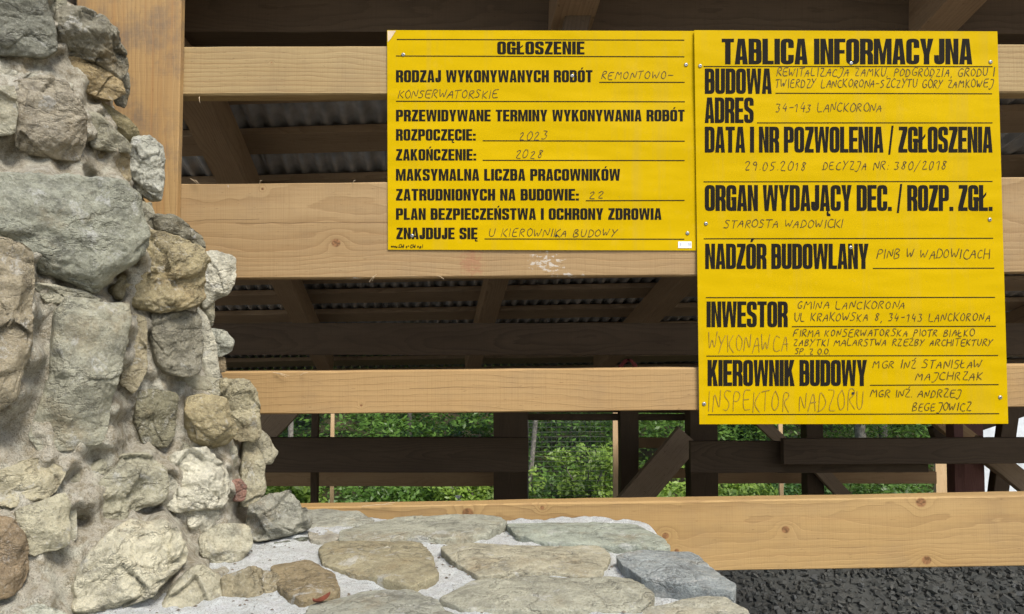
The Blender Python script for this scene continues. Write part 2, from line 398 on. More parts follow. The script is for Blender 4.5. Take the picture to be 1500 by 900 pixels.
front_board((262, 577), (2700, 554.0), 62.5, 'third', zc=-.12, yc=.14, streak=.4, knots=[(529, 594, .0028), (1450, 560, .005)], light=(.40, .265, .118), mid=(.355, .225, .095),
            crack=[(600, 800, 569, 0, .0004)], label='narrow smooth pale board with its right half behind the big sign')
front_board((300, 797), (2700, 758.0), 101, 'low', zc=.02, yc=.10, knots=[(1151, 776, .0085), (1350, 736, .011), (1357, 821, .0095), (686, 752, .011), (975, 785, .007), (795, 744, .0045), (991, 807, .005), (1280, 850, .004)],
            light=(.41, .272, .115), mid=(.36, .23, .088), streak=.55, ring=.0075, label='lowest thick pale board with brown knots, running down behind the stone wall')
pm = wood_mat('post_wood', (.41, .27, .115), (.34, .21, .085), (.20, .115, .05), stain=.75, zc=.15, yc=.1, knots=[(1.0, .02, .006)])
pb = P(181, 330, 1.668); 
beam('post', (pb.x, 1.668 + .0105, 0), (pb.x, 1.668 + .0105, 2.9), .021, 157 * 1.668 / F, pm, sh, up=Vector((1, 0, 0)).cross(Vector((0, 0, 1))) * -1 if False else Vector((1, 0, 0)), label='broad upright post beside the tall stones')
# loose splinters on board edges
for (x0, y0, x1, y1) in [(541, 413, 552, 402), (545, 412, 549, 406), (279, 262, 289, 270), (285, 264, 292, 270), (516, 270, 521, 264), (400, 546, 424, 551), (405, 547, 420, 553), (440, 550, 451, 546), (262, 206, 266, 198), (292, 142, 293, 151), (560, 740, 580, 736), (530, 742, 575, 739), (380, 270, 384, 264), (650, 409, 640, 404)]:
    a = P(x0, y0, YB - .004); b = P(x1, y1, YB - .010); m_ = (a + b) / 2 + Vector((0, -.003, .002))
    v_, f_ = tube([a, m_, b], [.0006, .0006, .0002], 5); link('splinter', mesh('splinter', v_, f_), M['splinter'], sh, loc=-sh.location)

# roof: plane z = CAMZ + 1.746 - .29 Y, rafters falling away from the camera
ROT = R(3.0)
RC, RS = 1.746, .29
def roofz(y): return CAMZ + RC - RS * y
eave = 8.9
# corrugated sheet
pitch = .076; nw = 150; nseg = 8; V_, F_ = [], []
rows = [(1.55, 0), (2.6, 0), (3.9, 0), (5.4, 0), (7, 0), (eave, 0)]
ca, sa = math.cos(ROT), math.sin(ROT)
for th in (0.0, .0012):
    for (y, _) in rows:
        for i in range(nw * nseg + 1):
            u = (i / nseg - nw * .45) * pitch; ph = 2 * math.pi * i / nseg
            x = u - .125 * (y - 4); yy = y
            s_ = math.sin(ph); s_ = math.copysign(abs(s_) ** .6, s_)
            V_.append((x, yy, roofz(yy) + RS * 0 + .055 + .011 * s_ + th - u * .0))
W_ = nw * nseg + 1; nr = len(rows)
for l in (0, 1):
    for j in range(nr - 1):
        for i in range(W_ - 1):
            a = l * nr * W_ + j * W_ + i
            F_.append((a, a + 1, a + W_ + 1, a + W_) if l else (a, a + W_, a + W_ + 1, a + 1))
link('roof_sheet', mesh('roof_sheet', V_, F_, True), M['metal'], sh, loc=-sh.location, label='dark corrugated metal roof seen from below')
# battens across the slope
def batten_at(py, h=.05, wd=.06):
    s = (500 - py) / F; Y = RC / (s + RS)
    return Y
for k, Y in enumerate([1.66, 2.02, 2.38, 2.72, 3.08, 3.46, 3.84, 4.22, 4.60, 4.97, 5.37, 5.78, 6.2, 6.64, 7.05, 7.5, 7.9, 8.4]):
    a = Vector((-4.2, Y + 4.2 * sa, roofz(Y + 4.2 * sa) + .020)); b = Vector((5.8, Y - 5.8 * sa, roofz(Y - 5.8 * sa) + .020))
    hh = .16 if k < 6 else .20
    beam('batten', a, b, hh, .035, M['batten'], sh, up=Vector((0, RS, 1)).normalized(), wob=.003, seed=k, nseg=30)
# rafters under them
rdir = Vector((-.125, 1, -RS)).normalized()
n_roof = Vector((0, RS, 1)).normalized()
for k, (px, py) in enumerate([(60, 440), (424, 440), (722, 440), (985, 440), (1290, 440), (1620, 440), (2000, 440)]):
    q = hitp(px, py, Vector((0, 0, CAMZ + RC - .16)), n_roof)
    q += n_roof * .075
    t0 = (1.55 - q.y) / rdir.y; t1 = (6.45 - q.y) / rdir.y
    beam('rafter', q + rdir * t0, q + rdir * t1, .12, .15, M['rafter'], sh, up=n_roof, wob=.004, seed=k, nseg=30)
def pbeam(name, x0, y0, x1, y1, Y, h_px, depth, mat, wob=.003, **pr):
    a = P(x0, y0, Y); b = P(x1, y1, Y); a.y += depth / 2; b.y += depth / 2
    d = b - a
    up = Vector((0, -1, 0)) if abs(d.z) > abs(d.x) else Vector((0, 0, 1))
    hh = h_px * Y / F
    if up.z: return beam(name, a, b, depth, hh, M[mat], sh, up=up, wob=wob, seed=x0 * .1 + y0, nseg=24, **pr)
    return beam(name, a, b, hh, depth, M[mat], sh, up=up, wob=wob, seed=x0 * .1 + y0, nseg=24, **pr)
# tie beams
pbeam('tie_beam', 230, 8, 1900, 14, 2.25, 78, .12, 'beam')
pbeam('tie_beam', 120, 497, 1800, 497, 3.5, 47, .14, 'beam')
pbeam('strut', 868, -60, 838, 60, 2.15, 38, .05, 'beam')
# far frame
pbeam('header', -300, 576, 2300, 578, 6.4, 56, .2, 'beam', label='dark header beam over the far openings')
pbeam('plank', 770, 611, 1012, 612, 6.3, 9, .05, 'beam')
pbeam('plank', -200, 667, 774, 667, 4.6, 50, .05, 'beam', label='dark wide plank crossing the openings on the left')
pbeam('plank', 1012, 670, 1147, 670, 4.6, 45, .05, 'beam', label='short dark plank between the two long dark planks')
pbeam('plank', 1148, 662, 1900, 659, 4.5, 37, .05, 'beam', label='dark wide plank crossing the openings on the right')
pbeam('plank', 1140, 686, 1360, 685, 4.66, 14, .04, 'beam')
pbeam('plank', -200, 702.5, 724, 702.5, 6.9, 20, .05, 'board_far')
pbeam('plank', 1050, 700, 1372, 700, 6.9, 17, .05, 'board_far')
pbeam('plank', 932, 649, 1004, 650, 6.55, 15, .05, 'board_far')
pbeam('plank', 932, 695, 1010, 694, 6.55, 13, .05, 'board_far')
for (x, wpx, Y, m, dp) in [(461, 10, 5.2, 'beam', .05), (487, 5, 9.7, 'lath', .04), (748, 50, 6.0, 'beam', .2), (733, 18, 6.75, 'board_far', .1), (922, 26, 6.2, 'beam', .16), (904, 13, 9.35, 'lath', .03),
                       (1031, 40, 6.0, 'beam', .2), (1143, 6, 9.7, 'lath', .04), (1193, 24, 6.4, 'beam', .14), (1376, 16, 9.7, 'lath', .05), (1403, 14, 5.2, 'redwood', .1), (1424, 30, 5.6, 'redwood', .12)]:
    a = P(x, 590, Y); wd = wpx * Y / F
    beam('post', (a.x, Y + dp / 2, gh(a.x, Y) - .2), (a.x, Y + dp / 2, a.z + .03), dp, wd, M[m], sh, up=Vector((1, 0, 0)), wob=.003, seed=x, nseg=16)
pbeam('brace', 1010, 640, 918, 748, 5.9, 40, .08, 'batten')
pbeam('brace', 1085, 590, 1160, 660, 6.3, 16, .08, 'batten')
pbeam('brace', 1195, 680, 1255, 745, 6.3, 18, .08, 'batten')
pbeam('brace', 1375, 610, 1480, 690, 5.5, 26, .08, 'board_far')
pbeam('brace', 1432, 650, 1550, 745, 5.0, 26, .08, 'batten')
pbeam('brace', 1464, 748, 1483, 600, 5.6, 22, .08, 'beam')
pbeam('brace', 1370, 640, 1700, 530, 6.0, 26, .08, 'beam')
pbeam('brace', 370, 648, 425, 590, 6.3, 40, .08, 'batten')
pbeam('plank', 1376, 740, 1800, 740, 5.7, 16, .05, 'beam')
# rag hooked over the beam
rg = []
a = P(920, 530, 3.44)
me_v = []; me_f = []
for i in range(9):
    t = i / 8; ang = math.pi * t
    c0 = a + Vector((-.032 * math.cos(ang) * (1.2 - .2 * t), -.01 - .012 * math.sin(ang), -.045 + .055 * math.sin(ang)))
    for q, (dx, dy) in enumerate(((-.011, 0), (.011, .004), (.011, .014), (-.011, .012))): me_v.append(c0 + Vector((dx, dy, .004 * math.sin(i * 2.1))))
for i in range(8):
    for k in range(4):
        k2 = (k + 1) % 4; me_f.append((i * 4 + k, i * 4 + k2, i * 4 + 4 + k2, i * 4 + 4 + k))
link('strap', mesh('strap', me_v, me_f, True), M['rag'], label='faded red strap looped at the dark tie beam inside the shelter', category='strap')

# ------------------------------------------------------------------ lettering
def rounded(pts, seg=4):
    out = []; n = len(pts)
    for i in range(n):
        p = Vector(pts[i][:2]); r = pts[i][2] if len(pts[i]) > 2 else 0
        if r <= 0: out.append(p); continue
        a = Vector(pts[i - 1][:2]) - p; b = Vector(pts[(i + 1) % n][:2]) - p
        r1 = min(r, a.length * .5, b.length * .5); s0 = p + a.normalized() * r1; s1 = p + b.normalized() * r1
        for k in range(seg + 1):
            t = k / seg; out.append(s0 * (1 - t) ** 2 + p * (2 * t * (1 - t)) + s1 * t * t)
    return out
def glyph(ch, W, s, t):
    """returns (advance width, list of [outer, hole, ...])"""
    ro = min(W * .42, .2); ri = max(.02, ro - s * .55)
    c = W / 2
    def O_(w=W): return [[(0, 0, ro), (w, 0, ro), (w, 1, ro), (0, 1, ro)], [(s, t, ri), (w - s, t, ri), (w - s, 1 - t, ri), (s, 1 - t, ri)]]
    def E_(): return [[(0, 0), (W * .9, 0), (W * .9, t), (s, t), (s, .5 - t * .5), (W * .84, .5 - t * .5), (W * .84, .5 + t * .5), (s, .5 + t * .5), (s, 1 - t), (W * .9, 1 - t), (W * .9, 1), (0, 1)]]
    def A_():
        a = s * .62; k = c - a; xi = lambda y: s * .92 + (c - s * .92) * y / .84
        return [[(0, 0), (s * .95, 0), (xi(.17) - .0, .17), (W - xi(.17), .17), (W - s * .95, 0), (W, 0), (c + a, 1), (c - a, 1)], [(xi(.31), .31), (W - xi(.31), .31), (c, .80)]]
    def N_(): return [[(0, 0), (s * .9, 0), (s * .9, .62), (W - s * .95, 0), (W, 0), (W, 1), (W - s * .9, 1), (W - s * .9, .40), (s * .95, 1), (0, 1)]]
    def L_(): return [[(0, 0), (W * .86, 0), (W * .86, t), (s, t), (s, 1), (0, 1)]]
    def Z_(): return [[(0, 0), (W * .92, 0), (W * .92, t), (s * 1.12, t), (W * .92, 1 - t * 1.1), (W * .92, 1), (.02, 1), (.02, 1 - t), (W * .92 - s * 1.12, 1 - t), (0, t * 1.1)]]
    P0 = ch
    if ch in 'ÓO': return W, [O_()] + ([[[(c - .04, 1.06), (c + .05, 1.06), (c + .15, 1.22), (c + .02, 1.22)]]] if ch == 'Ó' else [])
    if ch in 'EĘ': return W * .9, [E_()] + ([[[(W * .6, -.001), (W * .72, -.001), (W * .68, -.08), (W * .92, -.12), (W * .92, -.2), (W * .6, -.2), (W * .52, -.1)]]] if ch == 'Ę' else [])
    if ch in 'AĄ': return W, [A_()] + ([[[(W * .72, -.001), (W * .86, -.001), (W * .84, -.08), (W * 1.04, -.12), (W * 1.04, -.2), (W * .72, -.2), (W * .64, -.1)]]] if ch == 'Ą' else [])
    if ch in 'NŃ': return W, [N_()] + ([[[(c - .04, 1.06), (c + .05, 1.06), (c + .15, 1.22), (c + .02, 1.22)]]] if ch == 'Ń' else [])
    if ch == 'F': return W * .86, [[[(0, 0), (s, 0), (s, .42), (W * .8, .42), (W * .8, .42 + t), (s, .42 + t), (s, 1 - t), (W * .86, 1 - t), (W * .86, 1), (0, 1)]]]
    if ch == 'H': return W, [[[(0, 0), (s, 0), (s, .5 - t * .55), (W - s, .5 - t * .55), (W - s, 0), (W, 0), (W, 1), (W - s, 1), (W - s, .5 + t * .55), (s, .5 + t * .55), (s, 1), (0, 1)]]]
    if ch in 'ZŻ': return W * .92, [Z_()]
    if ch == 'L': return W * .86, [L_()]
    if ch == 'Ł': return W * .9, [[[(0, 0), (W * .88, 0), (W * .88, t), (s, t), (s, .47), (W * .72, .62), (W * .72, .74), (s, .59), (s, 1), (0, 1), (0, .52), (-.05, .49), (-.05, .37), (0, .40)]]]
    if ch == 'I': return s, [[[(0, 0), (s, 0), (s, 1), (0, 1)]]]
    if ch == 'D': return W, [[[(0, 0), (W, 0, ro), (W, 1, ro), (0, 1)], [(s, t), (W - s, t, ri), (W - s, 1 - t, ri), (s, 1 - t)]]]
    if ch == 'U': return W, [[[(0, 1), (0, 0, ro), (W, 0, ro), (W, 1), (W - s, 1), (W - s, t, ri), (s, t, ri), (s, 1)]]]
    if ch == 'J': return W * .8, [[[(0, .36), (0, 0, ro * .9), (W * .8, 0, ro), (W * .8, 1), (W * .8 - s, 1), (W * .8 - s, t, ri), (s * .85, t, ri), (s * .85, .36)]]]
    if ch == 'C' or ch == 'G':
        o = [(W, .64), (W, 1, ro), (0, 1, ro), (0, 0, ro), (W, 0, ro if ch == 'C' else .03)]
        if ch == 'C': o += [(W, .37), (W - s, .37), (W - s, t, ri), (s, t, ri), (s, 1 - t, ri), (W - s, 1 - t, ri), (W - s, .64)]
        else: o += [(W, .54), (W * .5, .54), (W * .5, .41), (W - s, .41), (W - s, t, ri), (s, t, ri), (s, 1 - t, ri), (W - s, 1 - t, ri), (W - s, .64)]
        return W, [[o]]
    if ch == 'S':
        o = [(W, .68), (W, 1, ro), (0, 1, ro), (0, .52, ro * .8), (W - s, .40, ri), (W - s, t, ri), (s, t, ri), (s, .33), (0, .33), (0, 0, ro), (W, 0, ro), (W, .50, ro * .8), (s, .62, ri), (s, 1 - t, ri), (W - s, 1 - t, ri), (W - s, .68)]
        return W, [[o]]
    if ch == 'B': return W, [[[(0, 0), (W, 0, ro), (W, .53, ro * .5), (W * .93, .53, .02), (W * .97, .53, .02), (W * .97, 1, ro), (0, 1)], [(s, t), (W - s, t, ri), (W - s, .45, ri), (s, .45)], [(s, .59), (W - s, .59, ri), (W - s, 1 - t, ri), (s, 1 - t)]]]
    if ch == 'P': return W, [[[(0, 0), (s, 0), (s, .38), (W, .38, ro), (W, 1, ro), (0, 1)], [(s, .38 + t * .9), (W - s, .38 + t * .9, ri), (W - s, 1 - t, ri), (s, 1 - t)]]]
    if ch == 'R': return W, [[[(0, 0), (s, 0), (s, .41), (W * .5, .41), (W - s * .98, .34), (W - s * .98, 0), (W, 0), (W, .38, .05), (W * .86, .49), (W, .56, .08), (W, 1, ro), (0, 1)], [(s, .41 + t), (W - s, .41 + t, ri), (W - s, 1 - t, ri), (s, 1 - t)]]]
    if ch == 'T': return W * .94, [[[(c * .94 - s / 2, 0), (c * .94 + s / 2, 0), (c * .94 + s / 2, 1 - t), (W * .94, 1 - t), (W * .94, 1), (0, 1), (0, 1 - t), (c * .94 - s / 2, 1 - t)]]]
    if ch == 'K': return W * 1.04, [[[(0, 0), (s, 0), (s, .30), (s + .04, .40), (W * 1.04 - s * 1.1, 0), (W * 1.04, 0), (s + .13, .60), (W * 1.02, 1), (W * 1.02 - s * 1.1, 1), (s, .62), (s, 1), (0, 1)]]]
    if ch == 'Y': return W * 1.02, [[[(c - s / 2, 0), (c + s / 2, 0), (c + s / 2, .38), (W * 1.02, 1), (W * 1.02 - s, 1), (c, .58), (s, 1), (0, 1), (c - s / 2, .38)]]]
    if ch == 'M':
        w2 = W * 1.36; m_ = w2 / 2; a = s * .85
        return w2, [[[(0, 0), (a, 0), (a, .70), (m_ - a * .45, 0), (m_ + a * .45, 0), (w2 - a, .70), (w2 - a, 0), (w2, 0), (w2, 1), (w2 - a * 1.25, 1), (m_, .42), (a * 1.25, 1), (0, 1)]]]
    if ch == 'W':
        w2 = W * 1.5; m_ = w2 / 2; a = s * .88; q = w2 * .25
        return w2, [[[(0, 1), (q - a * .55, 0), (q + a * .5, 0), (m_, .66), (w2 - q - a * .5, 0), (w2 - q + a * .55, 0), (w2, 1), (w2 - a, 1), (w2 - q, .36), (m_ + a * .5, 1), (m_ - a * .5, 1), (q, .36), (a, 1)]]]
    if ch == ':': return s, [[[(0, 0), (s, 0), (s, .18), (0, .18)]], [[(0, .42), (s, .42), (s, .60), (0, .60)]]]
    if ch == '.': return s * .9, [[[(0, 0), (s * .9, 0), (s * .9, .16), (0, .16)]]]
    if ch == '/': return W * .55, [[[(0, -.08), (s * .5, -.08), (W * .55, 1.04), (W * .55 - s * .5, 1.04)]]]
    return W * .55, []
def bold_line(text, x0, x1, yt, yb, W, s, t, gap, space):
    """filled bold capitals fitted to a box; yields (verts2d, tris)"""
    x = 0; parts = []
    for ch in text:
        if ch == ' ': x += space; continue
        adv, polys = glyph(ch, W, s, t)
        for loops in polys:
            L = [rounded(l) for l in loops]
            flat = [p for l in L for p in l]
            tris = tessellate_polygon([[Vector((p.x, p.y, 0)) for p in l] for l in L])
            parts.append(([(p.x + x, p.y) for p in flat], tris))
        x += adv + gap
    x -= gap
    vs_, fs = [], []
    for v, tr in parts:
        b = len(vs_)
        for (a, c_) in v: vs_.append((x0 + (x1 - x0) * a / x, yb - (yb - yt) * c_))
        for tt in tr: fs.append(tuple(b + i for i in tt))
    return vs_, fs

HW = {  # single stroke hand capitals in a .6 x 1 box
 'A': [[(0, 0), (.32, 1), (.42, .02)], [(.08, .38), (.46, .42)]], 'B': [[(.05, 0), (.08, .95), (.35, .95), (.42, .75), (.1, .52), (.42, .45), (.42, .1), (.05, 0)]],
 'C': [[(.45, .85), (.25, .98), (.05, .6), (.08, .15), (.3, 0), (.5, .12)]], 'D': [[(.06, 0), (.08, 1), (.4, .8), (.5, .4), (.3, .05), (0, .02)]],
 'E': [[(.48, .95), (.08, .95), (.05, 0), (.48, .03)], [(.06, .5), (.4, .53)]], 'F': [[(.05, 0), (.08, .95), (.5, 1)], [(.07, .5), (.4, .53)]],
 'G': [[(.48, .85), (.25, .98), (.04, .55), (.12, .05), (.42, .08), (.48, .42), (.28, .42)]], 'H': [[(.05, 0), (.06, 1)], [(.06, .5), (.45, .5)], [(.46, 0), (.46, 1)]],
 'I': [[(.08, 0), (.1, 1)]], 'J': [[(.12, .95), (.5, 1), (.36, .1), (.15, -.25), (-.02, -.1)]], 'K': [[(.05, 0), (.06, 1)], [(.45, .98), (.08, .45), (.46, 0)]],
 'L': [[(.06, 1), (.03, 0), (.42, .03)]], 'M': [[(.02, 0), (.12, 1), (.3, .4), (.5, 1), (.56, 0)]], 'N': [[(.04, 0), (.08, 1), (.42, 0), (.48, 1)]],
 'O': [[(.25, .98), (.04, .7), (.06, .2), (.26, 0), (.46, .25), (.46, .7), (.25, .98)]], 'P': [[(.05, 0), (.08, .95), (.38, .95), (.46, .7), (.3, .5), (.08, .48)]],
 'R': [[(.05, 0), (.08, .95), (.38, .93), (.42, .68), (.1, .5), (.45, 0)]], 'S': [[(.44, .9), (.2, 1), (.06, .75), (.4, .42), (.3, .05), (0, .08)]],
 'T': [[(.2, 0), (.25, .95)], [(0, .93), (.5, 1)]], 'U': [[(.05, 1), (.05, .2), (.22, 0), (.42, .2), (.45, 1)]], 'W': [[(.02, 1), (.12, 0), (.3, .7), (.42, 0), (.6, 1)]],
 'Y': [[(.02, 1), (.22, .5)], [(.48, 1), (.22, .5), (.02, -.05)]], 'Z': [[(.04, .95), (.46, .98), (.02, .02), (.46, .03)]],
 '0': [[(.22, .98), (.04, .6), (.1, .05), (.3, .05), (.42, .5), (.36, .95), (.22, .98)]], '1': [[(.0, .7), (.22, 1), (.2, 0)]], '2': [[(.04, .75), (.2, 1), (.38, .8), (.02, .02), (.42, .03)]],
 '3': [[(.06, .95), (.4, .95), (.18, .58), (.4, .4), (.3, .03), (.02, .08)]], '4': [[(.22, 1), (.02, .35), (.42, .4)], [(.36, .7), (.3, 0)]], '5': [[(.44, .97), (.12, .95), (.08, .58), (.36, .5), (.32, .08), (.02, .05)]],
 '8': [[(.38, .85), (.18, .98), (.1, .72), (.36, .3), (.2, 0), (.05, .25), (.38, .85)]], '9': [[(.4, .7), (.2, .55), (.08, .8), (.25, 1), (.4, .75), (.3, 0)]], '6': [[(.38, .95), (.1, .5), (.1, .1), (.35, .1), (.36, .45), (.1, .4)]],
 '-': [[(.04, .5), (.44, .52)]], '.': [[(.06, .02), (.09, .06)]], ',': [[(.1, .06), (.04, -.15)]], ':': [[(.08, .1), (.1, .14)], [(.1, .6), (.12, .64)]], '/': [[(-.02, -.2), (.42, 1.1)]],
 'c': [[(.3, .5), (.1, .5), (.06, .1), (.3, .05)]], 'h': [[(.05, 0), (.05, 1)], [(.05, .4), (.28, .5), (.3, 0)]], 'l': [[(.08, 0), (.08, 1)]], 'o': [[(.18, .5), (.04, .25), (.18, 0), (.32, .25), (.18, .5)]],
 'w': [[(.0, .5), (.1, 0), (.2, .4), (.3, 0), (.4, .5)]], 'p': [[(.05, -.3), (.05, .5), (.3, .4), (.25, .02), (.05, .05)]], 'k': [[(.05, 0), (.05, 1)], [(.3, .5), (.06, .25), (.3, 0)]], 'r': [[(.05, 0), (.05, .5), (.25, .5)]], 'i': [[(.06, 0), (.06, .5)], [(.06, .7), (.06, .78)]]}
for a, b in (('Ó', 'O'), ('Ń', 'N'), ('Ź', 'Z'), ('Ż', 'Z'), ('ł', 'l')): HW[a] = HW[b] + [[(.24, 1.1), (.38, 1.28)]]
HW['Ł'] = HW['L'] + [[(-.08, .4), (.3, .62)]]; HW['ł'] = HW['l'] + [[(-.02, .4), (.2, .6)]]
def hand_line(text, x0, x1, yt, yb, wpx, rnd, slant=.12, jit=.035):
    """polylines for handwriting fitted to a box, in photograph pixels"""
    x = 0; lines = []; advs = {'I': .26, '1': .42, '.': .22, ',': .26, ':': .26, 'M': .72, 'W': .76, 'i': .2, 'l': .22, ' ': .42, 'c': .4, 'h': .42, 'o': .42, 'w': .5}
    for ch in text:
        if ch != ' ':
            sc_ = rnd.uniform(.9, 1.08); dy = rnd.uniform(-.06, .06); dx = rnd.uniform(-.02, .02)
            for pl in HW[ch]:
                pts = [Vector((x + dx + a * sc_ + slant * b + rnd.uniform(-jit, jit), dy + b * sc_ + rnd.uniform(-jit, jit))) for a, b in pl]
                lines.append(pts)
        x += advs.get(ch, .58) * rnd.uniform(.95, 1.05)
    out = []
    for pts in lines:
        # soften
        q = pts
        for _ in range(2 if len(pts) > 2 else 0):
            r_ = [q[0]]
            for i in range(len(q) - 1): r_ += [q[i] * .78 + q[i + 1] * .22, q[i] * .22 + q[i + 1] * .78]
            q = r_ + [q[-1]]
        out.append([Vector((x0 + (x1 - x0) * p.x / x, yb - (yb - yt) * p.y)) for p in q])
    vs_, fs = [], []
    for q in out:
        if len(q) == 2 and (q[1] - q[0]).length < wpx: q[1] = q[0] + Vector((wpx, 0))
        b = len(vs_)
        for i, p in enumerate(q):
            d = q[min(i + 1, len(q) - 1)] - q[max(i - 1, 0)]; d = d.normalized() if d.length > 1e-6 else Vector((1, 0))
            nrm = Vector((-d.y, d.x)) * wpx / 2 * rnd.uniform(.6, 1.3); vs_ += [tuple(p + nrm), tuple(p - nrm)]
        for i in range(len(q) - 1): fs.append((b + i * 2, b + i * 2 + 1, b + i * 2 + 3, b + i * 2 + 2))
    return vs_, fs
def rule_line(xa, ya, xb, yb, w=1.3, n=30):
    vs_, fs = [], []
    for i in range(n + 1):
        x = xa + (xb - xa) * i / n; y = ya + (yb - ya) * i / n; vs_ += [(x, y - w / 2), (x, y + w / 2)]
    for i in range(n): fs.append((i * 2, i * 2 + 1, i * 2 + 3, i * 2 + 2))
    return vs_, fs

class Sign:
    def __init__(s, name, label, corners, Y, wave, seed):
        s.tl, s.tr, s.br, s.bl = corners; s.Y = Y; s.wave = wave; s.seed = seed; s.lvl = 0
        s.root = thing(name, label, 'sign', (0, Y, 0))
        nx_, ny_ = 64, 44; V, Fc = [], []
        for side in (0, 1):
            for j in range(ny_ + 1):
                for i in range(nx_ + 1):
                    u = i / nx_; v = j / ny_
                    p = s.uv(u, v); V.append(s.w(p[0], p[1], 0 if side == 0 else -.0012))
        n = (nx_ + 1) * (ny_ + 1); g = lambda i, j, k=0: k * n + j * (nx_ + 1) + i
        for j in range(ny_):
            for i in range(nx_):
                Fc.append((g(i, j), g(i, j + 1), g(i + 1, j + 1), g(i + 1, j))); Fc.append((g(i, j, 1), g(i + 1, j, 1), g(i + 1, j + 1, 1), g(i, j + 1, 1)))
        for i in range(nx_): Fc.append((g(i, 0), g(i + 1, 0), g(i + 1, 0, 1), g(i, 0, 1))); Fc.append((g(i, ny_), g(i, ny_, 1), g(i + 1, ny_, 1), g(i + 1, ny_)))
        for j in range(ny_): Fc.append((g(0, j), g(0, j, 1), g(0, j + 1, 1), g(0, j + 1))); Fc.append((g(nx_, j), g(nx_, j + 1), g(nx_, j + 1, 1), g(nx_, j, 1)))
        Fr = Fc[2 * nx_ * ny_:]; nV = len(V); mp = {}
        for q, f in enumerate(Fr):
            Fr[q] = tuple(mp.setdefault(i, nV + len(mp)) for i in f)
        V += [V[i] for i in mp]; Fc = Fc[:2 * nx_ * ny_] + Fr
        link('panel', mesh('panel', V, Fc, True), M['yellow'], s.root, loc=-s.root.location)
    def uv(s, u, v):
        top = Vector(s.tl) * (1 - u) + Vector(s.tr) * u; bot = Vector(s.bl) * (1 - u) + Vector(s.br) * u
        return top * (1 - v) + bot * v
    def off(s, px, py):
        u = (px - s.tl[0]) / (s.tr[0] - s.tl[0]); v = (py - s.tl[1]) / (s.bl[1] - s.tl[1])
        return s.wave(u, v)
    def w(s, px, py, lift):
        return P(px, py, s.Y - s.off(px, py) - lift)
    def add(s, name, vf, mat, lift=.0003, **pr):
        s.lvl += 1; lift += s.lvl * .00002
        v, f = vf; V = [s.w(a, b, lift) for a, b in v]
        me = mesh(name, V, f)
        return link(name, me, M[mat], s.root, loc=-s.root.location, **pr)
    def screw(s, px, py, r=.0042):
        c = s.w(px, py, 0); rnd = random.Random(px); rot = rnd.uniform(0, 3)
        o = link('screw', screw_me, None, s.root); o.location = c - s.root.location + Vector((0, 0, 0)); o.rotation_euler = (0, rot, 0)
def make_screw():
    bm = bmesh.new(); prof = [(0.0046, 0), (.0046, .0006), (.004, .0016), (.0028, .0023), (.0015, .0025)]; seg = 16; rings = []
    for r, h in prof: rings.append([bm.verts.new((r * math.cos(2 * math.pi * k / seg), -h, r * math.sin(2 * math.pi * k / seg))) for k in range(seg)])
    c = bm.verts.new((0, -.0012, 0))
    for a, b in zip(rings, rings[1:]):
        for k in range(seg): bm.faces.new((a[k], a[(k + 1) % seg], b[(k + 1) % seg], b[k]))
    for k in range(seg):
        f = bm.faces.new((rings[-1][k], rings[-1][(k + 1) % seg], c)); f.material_index = 1
    bmesh.ops.recalc_face_normals(bm, faces=bm.faces)
    me = bpy.data.meshes.new('screw'); bm.to_mesh(me); bm.free(); me.materials.append(M['screw']); me.materials.append(M['dark'])
    me.polygons.foreach_set('use_smooth', [True] * len(me.polygons)); return me
screw_me = make_screw()

def wv1(u, v): return .0030 + .0030 * math.sin(math.pi * min(max(u, 0), 1)) ** 2 * (.35 + .65 * v) + .0012 * math.sin(u * 11 + 1) * (1 - v) + .001 * math.sin(v * 9 + u * 3)
def wv2(u, v): return .0070 + .0022 * math.sin(u * 5.2 + v * 2) * (1 - .5 * v) + .0015 * math.sin(v * 7.5 + .5)
S1 = Sign('announcement_sign', 'smaller left yellow sign headed OGŁOSZENIE, screwed to the boards', ((567, 44.4), (1019.5, 45.6), (1020, 367.2), (568.2, 366)), YB, wv1, 1)
S2 = Sign('information_sign', 'larger right yellow sign headed TABLICA INFORMACYJNA, taller than its neighbour', ((1016.9, 44.5), (1461, 46.2), (1477, 621), (1024.5, 621.7)), YB, wv2, 2)
rnd = random.Random(5)
L_ = dict(W=.52, s=.215, t=.165, gap=.055, space=.30)
for txt, x0, x1, yt, yb in [('OGŁOSZENIE', 728.4, 856.3, 61, 80), ('RODZAJ WYKONYWANYCH ROBÓT', 580, 868, 103, 120.8), ('PRZEWIDYWANE TERMINY WYKONYWANIA ROBÓT', 580, 1003, 161, 178), ('ROZPOCZĘCIE:', 580, 697, 189.4, 206.2), ('ZAKOŃCZENIE:', 580, 697.6, 218.6, 235.4),
                            ('MAKSYMALNA LICZBA PRACOWNIKÓW', 580, 908.4, 247.7, 264.9), ('ZATRUDNIONYCH NA BUDOWIE:', 580, 848, 277, 294), ('PLAN BEZPIECZEŃSTWA I OCHRONY ZDROWIA', 580, 969, 305.3, 322.2), ('ZNAJDUJE SIĘ', 580.6, 699.5, 333.7, 350.6)]:
    S1.add('printed_lettering', bold_line(txt, x0, x1, yt, yb, **L_), 'ink', label='printed words ' + txt)
for a in [(581.4, 58, 1002.5, 59), (580, 82.2, 1002.5, 83.4), (878, 120.8, 1003, 120.8), (580, 148.5, 1003.3, 149.3), (707, 206.4, 1003, 207), (707, 235, 1003, 235.4), (858, 294.2, 1002.8, 293.8), (709.7, 350.2, 1002.5, 350.6)]:
    S1.add('ruled_line', rule_line(*a), 'ink')
